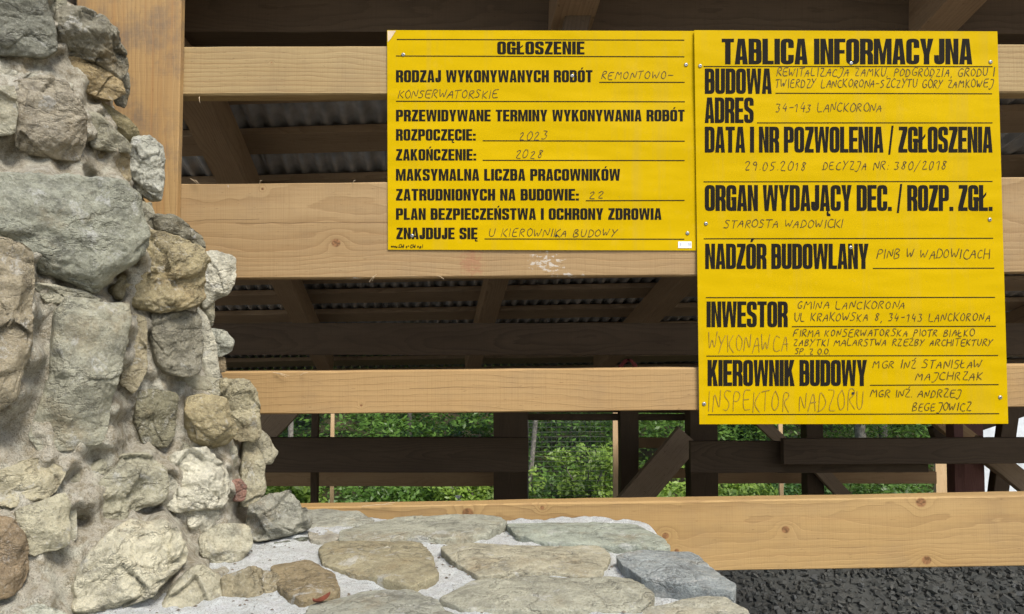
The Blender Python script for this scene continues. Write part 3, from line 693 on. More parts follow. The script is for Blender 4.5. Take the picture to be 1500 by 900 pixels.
for txt, x0, x1, yt, yb in [('REMONTOWO-', 879.6, 988, 104.3, 116.3), ('KONSERWATORSKIE', 582.5, 730, 131.9, 144), ('2023', 760, 803, 192.5, 205), ('2028', 754.4, 797, 219.7, 232), ('22', 861.7, 888, 279, 291), ('U KIEROWNIKA BUDOWY', 715.5, 905, 335, 347)]:
    S1.add('handwriting', hand_line(txt, x0, x1, yt, yb, 1.0, rnd), 'pen', label='handwritten ' + txt)
S1.add('printed_lettering', hand_line('www.Chło-Chło.pl', 573, 620, 358.2, 363, 1.0, random.Random(2), .05, .01), 'ink', label='tiny printed web address')
S1.add('sticker', ([(993.5, 354), (1013, 354), (1013, 363.6), (993.5, 363.6)], [(0, 3, 2, 1)]), 'white', label='small white barcode sticker')
bv_, bf_ = [], []; xx = 996.0
while xx < 1011:
    wd = rnd.choice([.35, .6, .9]); b = len(bv_); bv_ += [(xx, 355.6), (xx + wd, 355.6), (xx + wd, 360.6), (xx, 360.6)]; bf_.append((b, b + 3, b + 2, b + 1)); xx += wd + rnd.choice([.5, .8])
S1.add('barcode', (bv_, bf_), 'barcode')
S1.add('worn_corner', ([(567.6, 45.2), (580, 45.3), (577, 50), (572.5, 57), (568, 62)], [(0, 4, 3, 2, 1)]), 'splinter', label='pale scuffed upper left corner')
for q in [(590.7, 80.5), (1004.8, 95.3), (603.5, 345.7), (1007, 342), (838, 111.6)]: S1.screw(*q)
B_ = dict(W=.42, s=.178, t=.14, gap=.024, space=.18)
for txt, x0, x1, yt, yb in [('TABLICA INFORMACYJNA', 1057.2, 1424.3, 56.9, 94.5), ('BUDOWA', 1032.4, 1130.5, 100.6, 137.8), ('ADRES', 1032.4, 1104, 143, 180.5), ('DATA I NR POZWOLENIA / ZGŁOSZENIA', 1032.4, 1454, 185.8, 223.8),
                            ('ORGAN WYDAJĄCY DEC. / ROZP. ZGŁ.', 1032.4, 1454, 271.3, 309.3), ('NADZÓR BUDOWLANY', 1033, 1272.4, 357.2, 394.3), ('INWESTOR', 1035, 1154, 441.8, 479.6), ('KIEROWNIK BUDOWY', 1036.5, 1270, 527.5, 565.8)]:
    S2.add('printed_lettering', bold_line(txt, x0, x1, yt, yb, **B_), 'ink', label='printed words ' + txt)
for a in [(1030.7, 97.6, 1454, 97.8), (1136, 136.8, 1453.5, 137.6), (1109, 180.2, 1454, 180.2), (1030.7, 266.6, 1454, 266), (1031, 350, 1455, 349.2), (1278.6, 393.4, 1456.6, 393), (1034, 436.2, 1457.7, 435.8), (1160, 478.7, 1459, 478.2), (1034.8, 521.8, 1462, 521), (1274.5, 564.6, 1463, 563.6), (1036.9, 607.8, 1463.8, 606.2)]:
    S2.add('ruled_line', rule_line(*a), 'ink')
for txt, x0, x1, yt, yb, wd, mt in [('REWITALIZACJA ZAMKU, PODGRODZIA, GRODU I', 1137.4, 1458, 99.5, 112, 1.0, 'pen'), ('TWIERDZY LANCKORONA-SZCZYTU GÓRY ZAMKOWEJ', 1134.7, 1457, 116, 128.5, 1.0, 'pen'), ('34-143 LANCKORONA', 1135.7, 1293, 151.2, 164, 1.0, 'pen'),
                            ('29.05.2018', 1090, 1183, 236, 250, 1.0, 'pen'), ('DECYZJA NR:', 1204.6, 1303, 236, 249, 1.0, 'pen'), ('380/2018', 1309, 1389, 236, 249, 1.0, 'pen'), ('STAROSTA WADOWICKI', 1060, 1236, 322, 334, 1.0, 'pen'), ('PINB W WADOWICACH', 1283.8, 1451, 365, 379, 1.0, 'pen'),
                            ('GMINA LANCKORONA', 1166.7, 1328, 440.5, 452.6, 1.0, 'pen'), ('UL KRAKOWSKA 8, 34-143 LANCKORONA', 1162.5, 1452, 458.6, 470.8, 1.0, 'pen'), ('FIRMA KONSERWATORSKA PIOTR BIAŁKO', 1162, 1428, 482.2, 493, 1.0, 'pen'), ('ZABYTKI MALARSTWA RZEŹBY ARCHITEKTURY', 1161.5, 1456, 496.6, 506.8, 1.0, 'pen'), ('SP. Z O.O.', 1164, 1216, 510.6, 519, 1.0, 'pen'),
                            ('MGR INŻ STANISŁAW', 1278, 1440, 527.6, 539.7, 1.0, 'pen'), ('MAJCHRZAK', 1340.6, 1441, 545, 557, 1.0, 'pen'), ('MGR INŻ. ANDRZEJ', 1274.5, 1410, 570.2, 582, 1.0, 'pen'), ('BEGEJOWICZ', 1335.4, 1424, 589.6, 602, 1.0, 'pen'),
                            ('WYKONAWCA', 1036.5, 1157, 489, 515.5, .9, 'pencil'), ('INSPEKTOR NADZORU', 1037, 1268, 571.5, 602.5, .95, 'pencil')]:
    S2.add('handwriting', hand_line(txt, x0, x1, yt, yb, wd, rnd, slant=.1 if mt == 'pen' else .03), mt, label='handwritten ' + txt)
for q in [(1025.5, 97), (1450.8, 91.3), (1246.6, 93), (1034, 328), (1449.7, 322), (1246, 363), (1031.3, 592), (1465, 582.4)]: S2.screw(*q)
S2.add('hole', ([(1249.5 + 2 * math.cos(k), 576.5 + 2 * math.sin(k)) for k in [i * 2 * math.pi / 10 for i in range(10)]], [tuple(range(10))]), 'dark')
S1.add('hole', ([(814.7 + 1.7 * math.cos(k), 345.5 + 2 * math.sin(k)) for k in [i * 2 * math.pi / 10 for i in range(10)]], [tuple(range(10))]), 'dark')

# ------------------------------------------------------------------ ruined stone wall
EDGE = [(-60, 190), (0, 185), (60, 188), (130, 190), (200, 215), (300, 260), (370, 330), (450, 345), (560, 365), (650, 400), (740, 385), (800, 380), (960, 400)]
MEDGE = [(-60, 85), (0, 90), (30, 150), (60, 165), (110, 160), (150, 165), (180, 175), (220, 192), (280, 205), (330, 225), (370, 285), (430, 298), (470, 298), (520, 315), (550, 325), (600, 338), (650, 362), (700, 368), (740, 366), (800, 350), (860, 330), (960, 330)]
def lerp_tab(tab, y):
    if y <= tab[0][0]: return tab[0][1]
    for (a, b), (c, d) in zip(tab, tab[1:]):
        if y <= c: return b + (d - b) * (y - a) / (c - a)
    return tab[-1][1]
def depth(px, py):
    u = px / lerp_tab(EDGE, py); return 1.03 + .44 * min(u, 1.15) - (.03 if py > 760 else 0)
WN = Vector((.80, -.60, .12)).normalized()

def chaikin(pts, it=2, r=.25):
    for _ in range(it):
        q = []
        for i in range(len(pts)):
            a, b = pts[i], pts[(i + 1) % len(pts)]; q += [a * (1 - r) + b * r, a * r + b * (1 - r)]
        pts = q
    return pts
STONE_N = [0]; RIMS = []
def stone(poly, col, parent, mode='wall', T=.3, back=.35, box=.24, rough=1.0, dz=0.0, Y=None, label=None, tilt=0.0, it=1):
    """one stone: the outline unprojected onto its own plane in the masonry, grown into a closed rough solid"""
    STONE_N[0] += 1; seed = STONE_N[0]; rn = random.Random(seed * 13 + 1)
    cx = sum(p[0] for p in poly) / len(poly); cy = sum(p[1] for p in poly) / len(poly)
    if mode == 'wall':
        d = Y or depth(cx, cy); c0 = P(cx, cy, d)
        view = (O - c0).normalized(); n = (WN * .55 + view * .75 + Vector((rn.uniform(-.12, .12), 0, rn.uniform(-.12, .12) + tilt))).normalized()
    else:
        c0 = Vector((0, 0, CAMZ - .385 + dz)); n = Vector((rn.uniform(-.02, .02), rn.uniform(-.02, .02), 1)).normalized()
        c0 = hitp(cx, cy, c0, Vector((0, 0, 1)))
    pts = [hitp(a, b, c0, n) for a, b in poly]
    ux = Vector((0, 0, 1)).cross(n); ux = ux.normalized() if ux.length > .1 else Vector((1, 0, 0)); uy = n.cross(ux).normalized()
    p2 = [Vector(((p - c0).dot(ux), (p - c0).dot(uy))) for p in pts]
    p2 = [q * (1.075 if mode == 'wall' else 1.085) for q in p2]; p2 = chaikin(p2, 2, .11 if mode == 'wall' else .07)
    if mode == 'wall': RIMS.extend((px_, py_, q_.y) for (px_, py_), q_ in zip(poly, pts))
    cen = sum(p2, Vector((0, 0))) / len(p2)
    size = math.sqrt(abs(sum(p2[i - 1].x * p2[i].y - p2[i].x * p2[i - 1].y for i in range(len(p2)))) / 2)
    nA = 96 if size < .05 else 150; nR = 24 if size < .05 else 40; nB = 5
    Rb = []
    for k in range(nA):
        a = 2 * math.pi * k / nA; dx, dy = math.cos(a), math.sin(a); best = 1e-3
        for i in range(len(p2)):
            q0 = p2[i - 1] - cen; e = p2[i] - p2[i - 1]; den = dx * e.y - dy * e.x
            if abs(den) < 1e-12: continue
            t = (q0.x * e.y - q0.y * e.x) / den; s_ = (q0.x * dy - q0.y * dx) / den
            if t > 0 and -1e-6 <= s_ <= 1 + 1e-6: best = max(best, t)
        Rb.append(best)
    Rb = [r_ * (1 + .030 * noise.noise((math.cos(2 * math.pi * k / nA) * 3, math.sin(2 * math.pi * k / nA) * 3, seed * 3.1)) + .022 * noise.noise((math.cos(2 * math.pi * k / nA) * 11, math.sin(2 * math.pi * k / nA) * 11, seed * 5.3)) + .010 * noise.noise((k * .9, seed, 0))) for k, r_ in enumerate(Rb)]
    Tf = T * size * .85 if mode == 'wall' else T; Tb = back * size if mode == 'wall' else back
    planes = [(rn.uniform(0, 6.28), -1.2, rn.uniform(.08, .22))] + [(rn.uniform(0, 6.28), rn.uniform(.1, .75), rn.uniform(.5, 1.6)) for _ in range(6)]
    off3 = Vector((rn.uniform(0, 90), rn.uniform(0, 90), rn.uniform(0, 90)))
    V, Fc = [], []
    def pt(k, th, sgn):
        rr = math.sin(th) ** .8 if sgn > 0 else math.sin(th) ** .5; h = math.cos(th) ** box
        a = 2 * math.pi * k / nA; ca_, sa_ = math.cos(a), math.sin(a)
        q = cen + Vector((ca_, sa_)) * Rb[k] * rr
        if sgn > 0:
            f = 1.0
            for (pa, pt_, ps) in planes:
                dd = rr * math.cos(a - pa); f = min(f, 1 - max(0, dd - pt_) * ps)
            z = Tf * h * max(f, .12) if mode == 'wall' else Tf * h * (.6 + .4 * max(f, 0))
        else: z = -Tb * h
        base = c0 + ux * q.x + uy * q.y + n * z
        w_ = Vector(base) + off3; am = (size ** .8) * .15 * rough if mode == 'wall' else .0055 * rough
        wr = w_ + Vector((noise.noise(w_ * 11), noise.noise(w_ * 11 + Vector((5, 5, 5))), noise.noise(w_ * 11 + Vector((9, 2, 4))))) * .03
        f1 = noise.noise(w_ * (2.2 / max(size, .06))) ; f2 = noise.noise(w_ * 32); f3 = noise.noise(w_ * 85); f5 = noise.noise(w_ * 190); f4 = noise.noise(Vector((w_.x * 18, w_.y * 18, w_.z * 55)))
        ch = noise.voronoi(wr * (16 if mode == 'wall' else 12)); cell = (ch[0][1] - ch[0][0]); cpt = ch[1][0]; fac = noise.cell(cpt * 3.7) * .5 + (wr * (16 if mode == 'wall' else 12) - cpt).dot(Vector((noise.cell(cpt * 9.1), noise.cell(cpt * 5.3), noise.cell(cpt * 7.7)))) * .8
        edgew = .35 + .65 * h if sgn > 0 else .4
        disp = am * (f1 * .5 + f2 * .14 + f3 * .10 + f4 * .16 + f5 * .07 + fac * (.36 if rough > .8 else .12) - .5 * max(0, .09 - cell)) * edgew
        rad = ux * ca_ + uy * sa_
        return base + n * disp + rad * (disp * .45 * rr)
    V.append(pt(0, 1e-4, 1))
    for i in range(1, nR + 1):
        th = math.pi / 2 * i / nR
        for k in range(nA): V.append(pt(k, th, 1))
    for i in range(nB - 1, 0, -1):
        th = math.pi / 2 * i / nB
        for k in range(nA): V.append(pt(k, th, -1))
    V.append(pt(0, 1e-4, -1))
    rows_ = nR + nB - 1
    for k in range(nA): Fc.append((0, 1 + k, 1 + (k + 1) % nA))
    for i in range(rows_ - 1):
        for k in range(nA):
            a = 1 + i * nA + k; b = 1 + i * nA + (k + 1) % nA; Fc.append((a, a + nA, b + nA, b))
    last = len(V) - 1
    for k in range(nA): Fc.append((last, last - nA + (k + 1) % nA, last - nA + k))
    cc = c0 + ux * cen.x + uy * cen.y
    V = [v - cc for v in V]
    o = link('stone', mesh('stone', V, Fc, True), M['stone'], parent, loc=cc - parent.location)
    o.color = (*col, 1)
    if label: o['label'] = label
    return o

RW = thing('ruined_wall', 'tall jagged end of a ruined rubble stone wall on the left', 'stone wall', tuple(P(150, 860, 1.3)))
GR, DG, PL, BR, GO, WH = (.32, .31, .265), (.235, .225, .195), (.40, .39, .34), (.26, .21, .15), (.34, .295, .20), (.50, .49, .45)
WALL = [
 ([(-40, -40), (50, -40), (66, 0), (80, 40), (80, 74), (60, 84), (30, 79), (-40, 76)], (.21, .215, .20), .30, dict(rough=.8, Y=1.24)),
 ([(62, -40), (88, -30), (95, 4), (94, 14), (80, 18), (82, 45), (78, 60), (70, 20)], PL, .3, dict(Y=1.33)),
 ([(82, 17), (118, 16), (150, 32), (172, 48), (188, 80), (187, 102), (176, 116), (160, 112), (145, 98), (112, 84), (85, 80), (81, 50)], DG, .42, dict(rough=1.9, Y=1.38)),
 ([(84, 82), (118, 86), (150, 104), (176, 120), (180, 136), (163, 146), (135, 140), (105, 118)], (.34, .27, .17), .16, dict(Y=1.38)),
 ([(172, 108), (187, 108), (190, 135), (184, 158), (170, 152), (165, 135)], DG, .3, dict(Y=1.46)),
 ([(18, 122), (62, 118), (96, 124), (112, 146), (125, 170), (126, 196), (115, 232), (100, 234), (60, 228), (30, 218), (20, 180)], (.33, .30, .26), .30, dict(rough=.9, Y=1.25)),
 ([(-40, 100), (20, 104), (70, 114), (104, 124), (95, 134), (40, 128), (-40, 120)], WH, .3, dict(Y=1.25)),
 ([(126, 168), (142, 166), (165, 186), (192, 212), (190, 224), (165, 222), (133, 216)], GR, .3, {}),
 ([(138, 146), (165, 158), (182, 172), (200, 186), (204, 200), (195, 212), (172, 198), (148, 170)], (.25, .22, .14), .3, dict(Y=1.44)),
 ([(194, 206), (214, 202), (240, 214), (242, 240), (237, 292), (222, 290), (200, 280), (190, 250)], (.42, .43, .42), .35, dict(rough=1.5, Y=1.47)),
 ([(110, 205), (150, 220), (188, 228), (190, 262), (170, 272), (130, 262)], (.33, .28, .2), .14, dict(Y=1.38)),
 ([(-40, 258), (60, 262), (120, 267), (176, 272), (195, 292), (206, 340), (202, 372), (180, 388), (150, 410), (135, 424), (100, 410), (60, 398), (42, 376), (15, 352), (-40, 335)], (.30, .31, .28), .34, dict(rough=.7, Y=1.16, label='biggest smooth grey stone of the tall wall end')),
 ([(198, 298), (222, 297), (227, 315), (225, 342), (208, 340), (199, 320)], GR, .35, dict(Y=1.44)),
 ([(227, 318), (252, 317), (274, 329), (296, 346), (300, 372), (284, 368), (255, 346), (230, 341)], (.19, .18, .15), .35, dict(rough=1.6, Y=1.46)),
 ([(205, 338), (226, 342), (262, 354), (290, 368), (298, 400), (296, 438), (280, 446), (240, 454), (200, 450), (170, 438), (160, 425), (176, 398), (195, 378)], GO, .42, dict(rough=1.4, Y=1.32, label='ochre rounded stone jutting from the wall end')),
 ([(294, 371), (343, 377), (343, 404), (331, 430), (312, 440), (298, 450), (290, 420)], WH, .34, dict(Y=1.46)),
 ([(-50, 352), (14, 358), (45, 376), (48, 400), (43, 450), (40, 520), (18, 580), (-50, 630)], (.34, .30, .24), .22, dict(Y=1.06)),
 ([(80, 466), (98, 442), (160, 451), (185, 451), (184, 473), (176, 516), (160, 596), (152, 642), (107, 651), (58, 654), (45, 633), (59, 596), (72, 553), (77, 500)], (.34, .34, .30), .36, dict(rough=.7, Y=1.15, label='tall slanting grey stone with a pale right edge')),
 ([(222, 462), (250, 455), (290, 459), (291, 516), (284, 547), (245, 548), (229, 532), (221, 500)], DG, .34, dict(rough=1.3, Y=1.34)),
 ([(289, 450), (304, 464), (317, 510), (322, 556), (290, 546), (288, 491)], WH, .3, dict(Y=1.43)),
 ([(303, 480), (331, 486), (342, 499), (340, 514), (324, 522), (306, 518)], (.38, .39, .37), .3, dict(Y=1.47)),
 ([(293, 444), (312, 436), (315, 450), (311, 478), (303, 470)], GR, .3, dict(Y=1.46)),
 ([(314, 520), (330, 524), (331, 544), (318, 547)], BR, .3, dict(Y=1.48)),
 ([(259, 552), (288, 549), (321, 556), (323, 580), (277, 583), (260, 578)], GR, .34, dict(Y=1.40)),
 ([(320, 556), (362, 560), (375, 580), (381, 628), (373, 644), (341, 644), (326, 600)], (.36, .33, .25), .3, dict(Y=1.45, label='layered sandy stone with a rounded corner')),
 ([(272, 583), (298, 581), (328, 590), (334, 614), (344, 630), (334, 648), (314, 656), (282, 645), (272, 622)], GO, .5, dict(rough=1.5, Y=1.38)),
 ([(202, 574), (229, 572), (261, 580), (256, 633), (240, 654), (208, 649), (198, 615)], (.22, .21, .16), .16, dict(Y=1.31)),
 ([(243, 652), (259, 630), (296, 655), (280, 664)], PL, .2, dict(Y=1.36)),
 ([(378, 628), (395, 642), (406, 663), (398, 678), (382, 681), (371, 655)], (.36, .34, .28), .4, dict(Y=1.5)),
 ([(357, 645), (373, 649), (383, 676), (386, 718), (374, 740), (352, 742), (354, 690)], (.38, .36, .29), .34, dict(Y=1.47)),
 ([(335, 706), (350, 702), (361, 713), (357, 733), (342, 734), (335, 722)], (.26, .15, .13), .34, dict(Y=1.42, label='small reddish stone wedged in the mortar')),
 ([(252, 668), (300, 660), (330, 684), (337, 718), (320, 741), (258, 748), (229, 740), (246, 700)], WH, .3, dict(rough=1.6, Y=1.33)),
 ([(312, 656), (346, 654), (347, 678), (334, 694), (320, 680)], GR, .3, dict(Y=1.41)),
 ([(150, 672), (213, 665), (242, 688), (230, 732), (176, 754), (117, 761), (90, 720), (107, 697)], (.33, .32, .27), .26, dict(rough=1.5, Y=1.20)),
 ([(25, 748), (91, 724), (102, 740), (98, 798), (45, 814), (27, 775)], (.40, .38, .31), .3, dict(Y=1.07)),
 ([(98, 724), (112, 748), (112, 788), (101, 797), (96, 770)], PL, .3, dict(Y=1.12)),
 ([(-50, 755), (16, 761), (40, 788), (38, 841), (16, 872), (-50, 878)], (.27, .21, .15), .3, dict(Y=1.02)),
 ([(128, 812), (176, 772), (235, 762), (251, 782), (269, 820), (250, 842), (213, 873), (176, 890), (112, 897), (110, 857)], (.47, .45, .385), .42, dict(rough=1.4, Y=1.13, tilt=.35, label='large pale stone with a ridge, low on the wall end')),
 ([(274, 742), (320, 740), (322, 766), (298, 782), (276, 772)], WH, .4, dict(rough=1.6, Y=1.33)),
 ([(293, 786), (320, 769), (360, 769), (369, 793), (357, 820), (314, 827), (296, 814)], PL, .45, dict(Y=1.33)),
 ([(262, 852), (290, 830), (322, 846), (340, 910), (290, 935), (215, 930)], (.38, .36, .30), .3, dict(Y=1.14)),
 ([(368, 744), (390, 730), (419, 727), (449, 749), (455, 772), (424, 784), (375, 792), (364, 766)], (.30, .30, .28), .45, dict(rough=1.5, Y=1.46, tilt=.3, label='grey mound-shaped stone at the foot of the wall end')),
 ([(399, 796), (452, 786), (446, 800), (409, 804)], (.16, .17, .15), .3, dict(Y=1.44)),
 ([(325, 846), (385, 838), (419, 853), (426, 880), (384, 897), (330, 892)], (.27, .24, .18), .35, dict(rough=1.7, Y=1.17, tilt=.5)),
 ([(20, 900), (60, 884), (100, 905), (80, 950), (10, 950)], (.4, .41, .38), .3, dict(Y=1.0)),
 ([(0, 130), (18, 128), (24, 160), (20, 195), (-30, 200), (-30, 130)], PL, .12, dict(Y=1.18)),
 ([(60, 415), (120, 425), (150, 440), (70, 445), (50, 420)], PL, .2, dict(Y=1.14)),
 ([(0, 690), (60, 670), (96, 690), (80, 722), (20, 742), (-30, 730)], (.42, .39, .31), .15, dict(Y=1.08)),
 ([(190, 462), (214, 468), (216, 540), (196, 575), (176, 560), (182, 510)], (.38, .34, .26), .1, dict(Y=1.27)),
]
for poly, col, T, kw in WALL:
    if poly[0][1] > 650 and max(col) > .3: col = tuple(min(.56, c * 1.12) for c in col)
    stone(poly, col, RW, 'wall', T=T, **kw)

# mortar core of the tall wall end: lumpy closed solid following the masonry
nu, nv = 230, 330; V, Fc = [], []
RM = np.array(RIMS)
def fit(px, py, d0):
    w_ = 1 / (((RM[:, 0] - px) ** 2 + (RM[:, 1] - py) ** 2) + 60) ** 2
    return float((w_ * RM[:, 2]).sum() / w_.sum())
def mnoise(p):
    return   .006 * noise.noise(p * 11) + .006 * noise.noise(p * 30) + .004 * noise.noise(p * 75) + .004 * abs(noise.noise(p * 140)) + .0025 * noise.noise(p * 260)
for j in range(nv):
    py = -60 + 1020 * j / (nv - 1)
    me_ = lerp_tab(MEDGE, py); e_ = lerp_tab(EDGE, py)
    for i in range(nu):
        u = -.7 + 1.7 * i / (nu - 1); px = u * me_ if u > 0 else u * 260
        d = fit(max(px, -40), py, 0) + (.0 if u > 0 else u * .12)
        q_ = P(px, py, d); d += .003 + .011 * noise.noise(q_ * 7 + Vector((3, 1, 7))) + .10 * max(0, u - .93) / .07
        p = P(px, py, d); V.append(p + WN * mnoise(p) * .9)
    # around the back
    pe = P(me_, py, 1.47 + .13); pe.x -= .03; V.append(pe)
    V.append(Vector((-1.9, 1.62, pe.z)))
nrow = nu + 2
for j in range(nv - 1):
    for i in range(nrow):
        i2 = (i + 1) % nrow; a = j * nrow + i; b = j * nrow + i2
        Fc.append((a, a + nrow, b + nrow, b))
Fc.append(tuple(range(nrow))); Fc.append(tuple((nv - 1) * nrow + i for i in range(nrow - 1, -1, -1)))
link('mortar', mesh('mortar', V, Fc, True), M['mortar'], RW, loc=-RW.location, kind='stuff')

# ------------------------------------------------------------------ low wall with flagstones
LWL = thing('low_wall', 'low broad stone wall topped with flat slabs in white mortar, below the signs', 'stone wall', tuple(P(700, 850, 1.2)))
def wx(y): return .285 + .02 * math.sin(y * 9) + (.03 if y < 1.2 else 0) + .03 * noise.noise((y * 6, 0, 0))
nxm, nym = 420, 230; V, Fc = [], []
for j in range(nym):
    y = .70 + (1.625 - .70) * j / (nym - 1)
    for i in range(nxm):
        x = -1.6 + (wx(y) + 1.6) * i / (nxm - 1); z = CAMZ - .387
        p = Vector((x, y, z)); k = .009 * noise.noise(p * 7) + .006 * noise.noise(p * 24) + .0022 * noise.noise(p * 65) + .0011 * noise.noise(p * 150)
        drop = max(0, (i - (nxm - 7)) / 6) ** 2 * .02
        V.append((x, y, z + k - drop))
base = len(V)
ring = [j * nxm for j in range(nym - 1, -1, -1)] + [i for i in range(1, nxm)] + [j * nxm + nxm - 1 for j in range(1, nym)] + [(nym - 1) * nxm + i for i in range(nxm - 2, 0, -1)]
for j in range(nym - 1):
    for i in range(nxm - 1): Fc.append((j * nxm + i, j * nxm + i + 1, (j + 1) * nxm + i + 1, (j + 1) * nxm + i))
prev = ring
for lv, zz in enumerate([CAMZ - .46, CAMZ - .6, CAMZ - .8, CAMZ - 1.1, -.1]):
    cur = []
    for r_ in ring:
        v = V[r_]; nn = noise.noise((v[0] * 9, v[1] * 9, zz * 9)) * .02
        cur.append(len(V)); V.append((v[0] + nn, min(v[1] + nn * .3, 1.64), zz))
    for a in range(len(ring)):
        b = (a + 1) % len(ring); Fc.append((prev[a], cur[a], cur[b], prev[b]))
    prev = cur
link('mortar', mesh('mortar', V, Fc, True), M['pale_mortar'], LWL, loc=-LWL.location, kind='stuff')
FT = (.42, .40, .33)
FLAGS = [
 ([(445, 752), (490, 751), (523, 755), (545, 765), (543, 772), (500, 774), (455, 776)], (.40, .40, .35), .014, {}),
 ([(547, 772), (577, 764), (655, 763), (726, 764), (733, 773), (706, 789), (640, 796), (600, 792), (560, 798), (505, 795), (508, 781)], (.40, .40, .34), .016, dict(rough=1.4)),
 ([(750, 773), (819, 771), (927, 775), (968, 796), (972, 805), (947, 808), (880, 803), (804, 800), (765, 790)], (.38, .41, .36), .016, {}),
 ([(473, 813), (488, 801), (612, 801), (626, 818), (637, 848), (597, 864), (533, 847), (478, 831)], (.36, .32, .22), .018, {}),
 ([(651, 811), (695, 804), (790, 806), (868, 804), (885, 813), (873, 846), (780, 843), (705, 849), (681, 833)], (.44, .41, .32), .014, {}),
 ([(908, 822), (947, 811), (1011, 813), (1040, 835), (1071, 860), (1068, 868), (1010, 862), (945, 852), (920, 835)], (.34, .37, .39), .014, dict(dz=.012, back=.05, label='bluish flat slab at the outer corner of the low wall')),
 ([(656, 880), (705, 858), (769, 853), (850, 857), (917, 858), (948, 880), (935, 894), (800, 902), (690, 896)], (.42, .41, .34), .018, dict(rough=1.2)),
 ([(464, 892), (533, 875), (597, 870), (634, 888), (670, 925), (560, 950), (430, 940)], (.38, .38, .33), .014, {}),
 ([(950, 900), (1020, 886), (1060, 888), (1092, 904), (1110, 945), (930, 945)], (.50, .48, .40), .018, {}),
 ([(399, 838), (452, 831), (483, 846), (496, 872), (440, 886), (410, 868)], (.30, .24, .15), .02, dict(rough=1.5)),
 ([(500, 782), (545, 778), (540, 792), (505, 794)], (.42, .38, .3), .01, {}),
 ([(560, 915), (640, 900), (700, 915), (720, 950), (560, 960)], PL, .012, {}),
 ([(760, 922), (900, 915), (940, 940), (900, 970), (760, 970)], PL, .012, {}),
 ([(452, 780), (480, 778), (500, 788), (486, 797), (455, 792)], (.45, .42, .36), .008, {}),
]
for poly, col, T, kw in FLAGS:
    k = dict(back=.03, box=.16); k.update(kw); col = (col[0] * .97, col[1] * .99, col[2] * 1.06); col = tuple(c * .92 for c in col); stone(poly, col, LWL, 'flat', T=T * .8, **k)
# blue paint or slate patch on two slabs is real colour: thin bluish mineral scabs
def scab(poly, z):
    pts = [hitp(a, b, Vector((0, 0, CAMZ - .385 + z)), Vector((0, 0, 1))) for a, b in poly]
    return pts
# loose bits on the mortar
vv, ff = [], []
rn = random.Random(11)
for i in range(500):
    y = rn.uniform(.95, 1.58); x = rn.uniform(-.55, .24); s = rn.uniform(.0012, .0038); b = len(vv)
    zz = CAMZ - .392 + .004
    p = Vector((x, y, CAMZ - .387)); zz = p.z + .009 * noise.noise(p * 7) + .006 * noise.noise(p * 24) + .0035 * noise.noise(p * 65) + .0008
    ax = rn.uniform(0, 6.28); e = rn.uniform(.3, 1)
    for k in range(5):
        a = ax + k * 1.2566; vv.append((x + math.cos(a) * s, y + math.sin(a) * s * e, zz + rn.uniform(-.0005, .0008)))
    vv.append((x, y, zz + s * .6))
    for k in range(5): ff.append((b + k, b + (k + 1) % 5, b + 5))
link('grit', mesh('grit', vv, ff), simple('grit', (.14, .12, .09), .9, .2, 0, .4, 90), LWL, loc=-LWL.location, kind='stuff')
# dry leaf
a = hitp(471, 882, Vector((0, 0, CAMZ - .375)), Vector((0, 0, 1)))
lv, lf = [], []; ang = R(58)
for i in range(9):
    t = i / 8; wd = .006 * math.sin(math.pi * t) ** .7 + .0003; xx = (t - .5) * .034
    for sgn in (-1, 0, 1):
        q = Vector((xx, sgn * wd, .004 * abs(sgn) + .006 * (t - .5) ** 2 * 4)); q.rotate(Matrix.Rotation(ang, 3, 'Z')); lv.append(q)
for i in range(8):
    for k in range(2): b = i * 3 + k; lf.append((b, b + 1, b + 4, b + 3))
o = link('dry_leaf', mesh('dry_leaf', lv, lf, True), M['dryleaf'], loc=a, label='small curled reddish brown leaf lying on the white mortar', category='leaf')
sm = o.modifiers.new('solid', 'SOLIDIFY'); sm.thickness = .0006

# ------------------------------------------------------------------ forest beyond
def leaf_cloud(centers, n, size, spread, rs, flat=.5):
    """n leaves (creased quads as diamonds) scattered round the given clump centres"""
    r = np.random.default_rng(rs); c = np.asarray(centers, dtype=float); idx = r.integers(0, len(c), n)
    d = r.normal(size=(n, 3)); d /= np.linalg.norm(d, axis=1)[:, None]; rad = r.uniform(.25, 1, n) ** .5
    sp = np.array(spread, dtype=float); pos = c[idx, :3] + d * rad[:, None] * sp * c[idx, 3][:, None]
    nz = np.stack([r.normal(0, flat, n), r.normal(0, flat, n) - .25, np.ones(n)], 1); nz /= np.linalg.norm(nz, axis=1)[:, None]
    t = r.normal(size=(n, 3)); t -= (t * nz).sum(1)[:, None] * nz; t /= np.linalg.norm(t, axis=1)[:, None]; b = np.cross(nz, t)
    s = size * r.uniform(.6, 1.25, n)[:, None]
    return np.stack([pos - t * s, pos - b * s * .42 - t * s * .1, pos + t * s, pos + b * s * .42 - t * s * .1], 1)
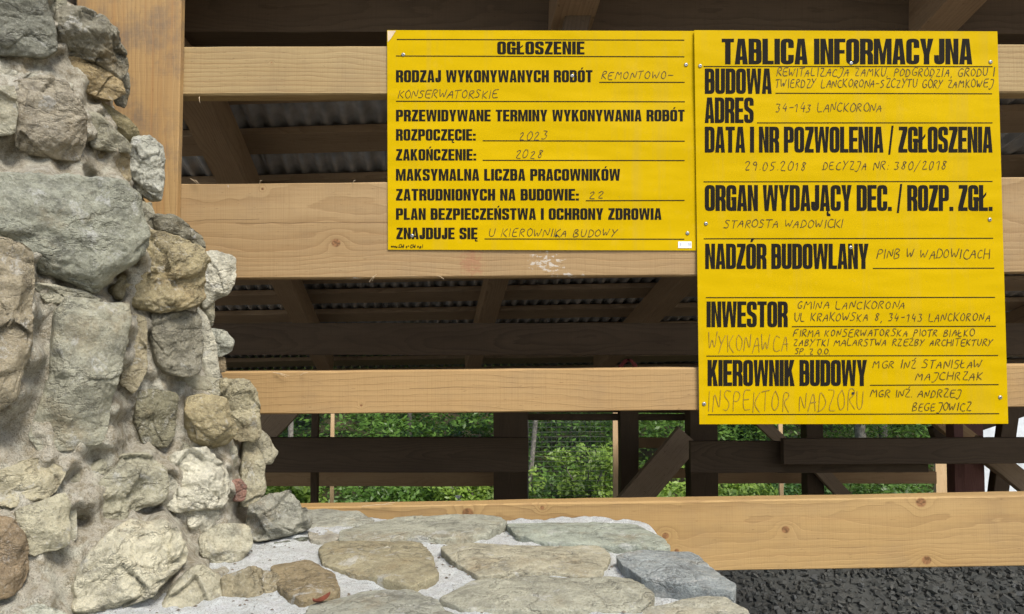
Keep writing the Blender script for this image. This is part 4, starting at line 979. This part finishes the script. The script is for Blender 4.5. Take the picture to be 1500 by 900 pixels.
def tree(px, Y, trunk_px, mat, label, lean=0.0, h=7.5, crown=(2.2, 2.0, 2.4), n=5500, seed=1, name='tree', crown_low=1.0, group=None, leafsz=.055):
    a = P(px, 640, Y); z0 = gh(a.x, Y) - .1
    r = random.Random(seed); x0 = a.x - lean * (a.z - z0)
    t = thing(name, label, 'tree', (x0, Y, z0), group)
    pts = [Vector((lean * hh + .05 * noise.noise((hh, seed, 0)), .05 * noise.noise((hh, seed, 5)), hh)) for hh in [h * i / 12 for i in range(13)]]
    rr = trunk_px * Y / F / 2
    v_, f_ = tube(pts, [rr * (1.25 if i == 0 else 1 - .06 * i) for i in range(13)], 10)
    cl = []
    for i in range(16):
        k = r.randint(3, 11); p = pts[k]; aa = r.uniform(0, 6.28); ln = r.uniform(.8, 1.0) * crown[0] * (1.1 - .04 * k)
        q = p + Vector((math.cos(aa) * ln, math.sin(aa) * ln, r.uniform(.1, .6))); m_ = (p + q) / 2 + Vector((0, 0, .15))
        bv2, bf2 = tube([p, m_, q], [rr * .3, rr * .2, rr * .06], 5); b = len(v_); v_ += bv2; f_ += [tuple(b + i2 for i2 in f) for f in bf2]
        cl.append((*q, r.uniform(.5, .9))); cl.append((*m_, r.uniform(.4, .7)))
    for i in range(18): cl.append((r.gauss(0, crown[0] * .5) + lean * 3, r.gauss(0, crown[1] * .5), r.uniform(crown_low, h), r.uniform(.45, .85)))
    link('trunk', mesh('trunk', v_, f_, True), M['bark'], t)
    Q = leaf_cloud(cl, n, leafsz, (1, 1, .45), seed)
    link('crown', fast_quads('crown', Q), M[mat], t)
    return t
tree(425, 11.5, 9, 'leaf', 'tree with a thin pale trunk behind the left end of the frame', seed=2, crown_low=.4)
tree(783, 12.5, 8, 'leaf', 'slender leaning tree behind the wire fence, left of the pale lath', lean=.12, seed=3, crown_low=.4)
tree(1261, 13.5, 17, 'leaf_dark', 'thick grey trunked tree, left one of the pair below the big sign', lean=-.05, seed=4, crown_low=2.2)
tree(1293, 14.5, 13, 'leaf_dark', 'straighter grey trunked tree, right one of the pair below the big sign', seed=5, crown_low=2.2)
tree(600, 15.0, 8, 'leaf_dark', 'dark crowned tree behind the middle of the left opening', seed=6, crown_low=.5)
tree(1000, 15.5, 10, 'leaf', 'green tree behind the short brace right of the lath', seed=7, crown_low=.5)
tree(150, 13.0, 11, 'leaf', 'tree behind the tall wall end', seed=8, crown_low=.5)
def shrub(px, py, Y, r_, mat, label, n=4000, seed=1, group=None, leafsz=.05):
    a = P(px, py, Y); z0 = gh(a.x, Y) - .05; t = thing('shrub', label, 'shrub', (a.x, Y, z0), group); rn = random.Random(seed)
    H = max(a.z - z0, .5); v_, f_ = [], []; cl = []
    for i in range(9):
        aa = rn.uniform(0, 6.28); q = Vector((math.cos(aa) * r_ * rn.uniform(.3, 1), math.sin(aa) * r_ * .8, H * rn.uniform(.5, 1.12)))
        bv2, bf2 = tube([Vector((0, 0, 0)), q * .5 + Vector((0, 0, H * .15)), q], [.02, .012, .004], 5); b = len(v_); v_ += bv2; f_ += [tuple(b + k for k in f) for f in bf2]
        cl.append((*q, rn.uniform(.28, .5) * r_ * 1.3)); cl.append((q.x * .6, q.y * .6, q.z * .55, rn.uniform(.3, .5) * r_ * 1.4))
    link('stem', mesh('stem', v_, f_), M['bark'], t); link('foliage', fast_quads('foliage', leaf_cloud(cl, n, leafsz, (1, 1, .6), seed, .7)), M[mat], t)
shrub(862, 672, 10.5, .55, 'leaf_bright', 'yellow green bush behind the wire fence', 3000, 1)
shrub(975, 715, 10.4, .8, 'leaf_bright', 'bright green bush under the diagonal brace', 4000, 2)
shrub(1075, 722, 10.0, .5, 'leaf_bright', 'bright leafy bush just right of the thick middle post', 2500, 3)
shrub(700, 700, 10.6, .7, 'leaf_bright', 'light green bush at the right end of the left opening', 3500, 4)
shrub(580, 712, 11.2, .9, 'leaf', 'green bush low in the middle of the left opening', 4500, 5)
shrub(425, 705, 10.4, .8, 'leaf_bright', 'pale feathery bush beside the tall wall end', 4500, 6, leafsz=.06)
shrub(1175, 705, 11.5, .9, 'leaf_dark', 'dark bush below the middle of the big sign', 4000, 7)
shrub(1330, 712, 11.5, .9, 'leaf', 'bush right of the pair of grey trunks', 4000, 8)
shrub(820, 725, 10.8, .6, 'leaf', 'low green bush at the foot of the wire fence', 3000, 9)
# forest mass
r = np.random.default_rng(9)
def mass(name, y0, y1, x0, x1, z0, z1, nc, nl, size, mat, label):
    c = np.stack([r.uniform(x0, x1, nc), r.uniform(y0, y1, nc), r.uniform(z0, z1, nc), r.uniform(.4, 1.1, nc)], 1)
    link(name, fast_quads(name, leaf_cloud(c, nl, size, (1, 1, .45), nc)), M[mat], kind='stuff', label=label, category='foliage')
mass('understorey', 12, 16, -13, 14, -1.0, 1.9, 330, 60000, .06, 'leaf', 'tangled green understorey filling the openings')
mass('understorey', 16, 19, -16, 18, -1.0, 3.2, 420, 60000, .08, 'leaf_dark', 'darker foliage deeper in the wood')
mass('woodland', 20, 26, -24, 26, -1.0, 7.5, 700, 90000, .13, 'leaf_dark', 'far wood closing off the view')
# wire mesh fence
wf = thing('wire_fence', 'rusty square wire mesh fence hung across the opening right of the thick post', 'fence', tuple(P(838, 700, 7.6)))
Yw = 9.5; a = P(772, 605, Yw); b = P(906, 760, Yw); V, Fc = [], []
def wire(p, q, rad=.0022):
    v_, f_ = tube([p, (p + q) / 2 + Vector((0, .004, 0)), q], [rad] * 3, 4); k = len(V); V.extend(v_); Fc.extend([tuple(k + i for i in f) for f in f_])
step = .062; x = a.x
while x < b.x: wire(Vector((x, Yw, b.z - .6)), Vector((x + .004, Yw, a.z))); x += step
z = a.z
while z > b.z - .6: wire(Vector((a.x, Yw + .003, z)), Vector((b.x, Yw + .003, z + .01))); z -= step
link('wires', mesh('wires', V, Fc), M['wire'], wf, loc=-wf.location, kind='stuff')
for px in (772, 906):
    q = P(px, 700, Yw); v_, f_ = tube([Vector((q.x, Yw + .02, gh(q.x, Yw))), Vector((q.x, Yw + .02, a.z))], [.02, .02], 8); link('fence_post', mesh('fence_post', v_, f_), M['wire'], wf, loc=-wf.location)
# pale sheeting on the right
for k, (pg, Y, lab) in enumerate([([(1425, 600), (1640, 560), (1640, 760), (1425, 760)], 9.9, 'pale grey plastic sheeting stretched behind the braces at the far right')]):
    V, Fc = [], []; n_ = 24
    for th in (0, .004):
        for j in range(n_ + 1):
            for i in range(n_ + 1):
                u, v = i / n_, j / n_; top = Vector(pg[0]) * (1 - u) + Vector(pg[1]) * u; bot = Vector(pg[3]) * (1 - u) + Vector(pg[2]) * u; q = top * (1 - v) + bot * v
                p = P(q.x, q.y, Y); p.y += th + .05 * noise.noise((u * 4, v * 2, 1)) + .012 * noise.noise((u * 20, v * 6, 1)); V.append(p)
    N_ = (n_ + 1) ** 2
    for l in (0, 1):
        for j in range(n_):
            for i in range(n_):
                q = l * N_ + j * (n_ + 1) + i; Fc.append((q, q + n_ + 1, q + n_ + 2, q + 1) if l == 0 else (q, q + 1, q + n_ + 2, q + n_ + 1))
    link('plastic_sheeting', mesh('plastic_sheeting', V, Fc, True), M['sheet'], label=lab, category='sheeting')
# white wild flowers just behind the lowest board
for k, (px, py) in enumerate([(414, 732), (421, 733), (427, 730), (596, 738), (608, 738), (672, 735), (671, 728), (687, 737)]):
    p = P(px, py, 3.6); zb = gh(p.x, 3.6)
    t = thing('wild_flower', 'small white wild flower peeping over the lowest board', 'flower', (p.x, 3.6, zb), 'white wild flowers')
    if px < 450: t['label'] = {414: 'leftmost', 421: 'middle', 427: 'topmost and rightmost'}[px] + ' white wild flower in the cluster beside the wall end'
    elif px < 620: t['label'] = 'left white flower of the low pair behind the lowest board' if px < 600 else 'right white flower of the low pair behind the lowest board'
    else: t['label'] = {672: 'lower left', 671: 'tallest', 687: 'rightmost'}[px] + ' white wild flower of the trio behind the lowest board'
    v_, f_ = tube([Vector((0, 0, 0)), Vector((.02, 0, (p.z - zb) * .5)), Vector((0, 0, p.z - zb))], [.003, .002, .0015], 5); link('stem', mesh('stem', v_, f_), M['stem'], t)
    V, Fc = [], []
    for q in range(6):
        a0 = q * 1.047; b = len(V); s = .012
        V += [(0, 0, p.z - zb), (math.cos(a0 - .4) * s, math.sin(a0 - .4) * s * .6, p.z - zb + .006), (math.cos(a0) * s * 1.4, math.sin(a0) * s, p.z - zb + .002), (math.cos(a0 + .4) * s, math.sin(a0 + .4) * s * .6, p.z - zb + .006)]
        Fc.append((b, b + 1, b + 2, b + 3))
        V.append((0, 0, p.z - zb - .012)); Fc += [(b + 4, b + 2, b + 1), (b + 4, b + 3, b + 2)]
    link('petals', mesh('petals', V, Fc), M['petal'], t)
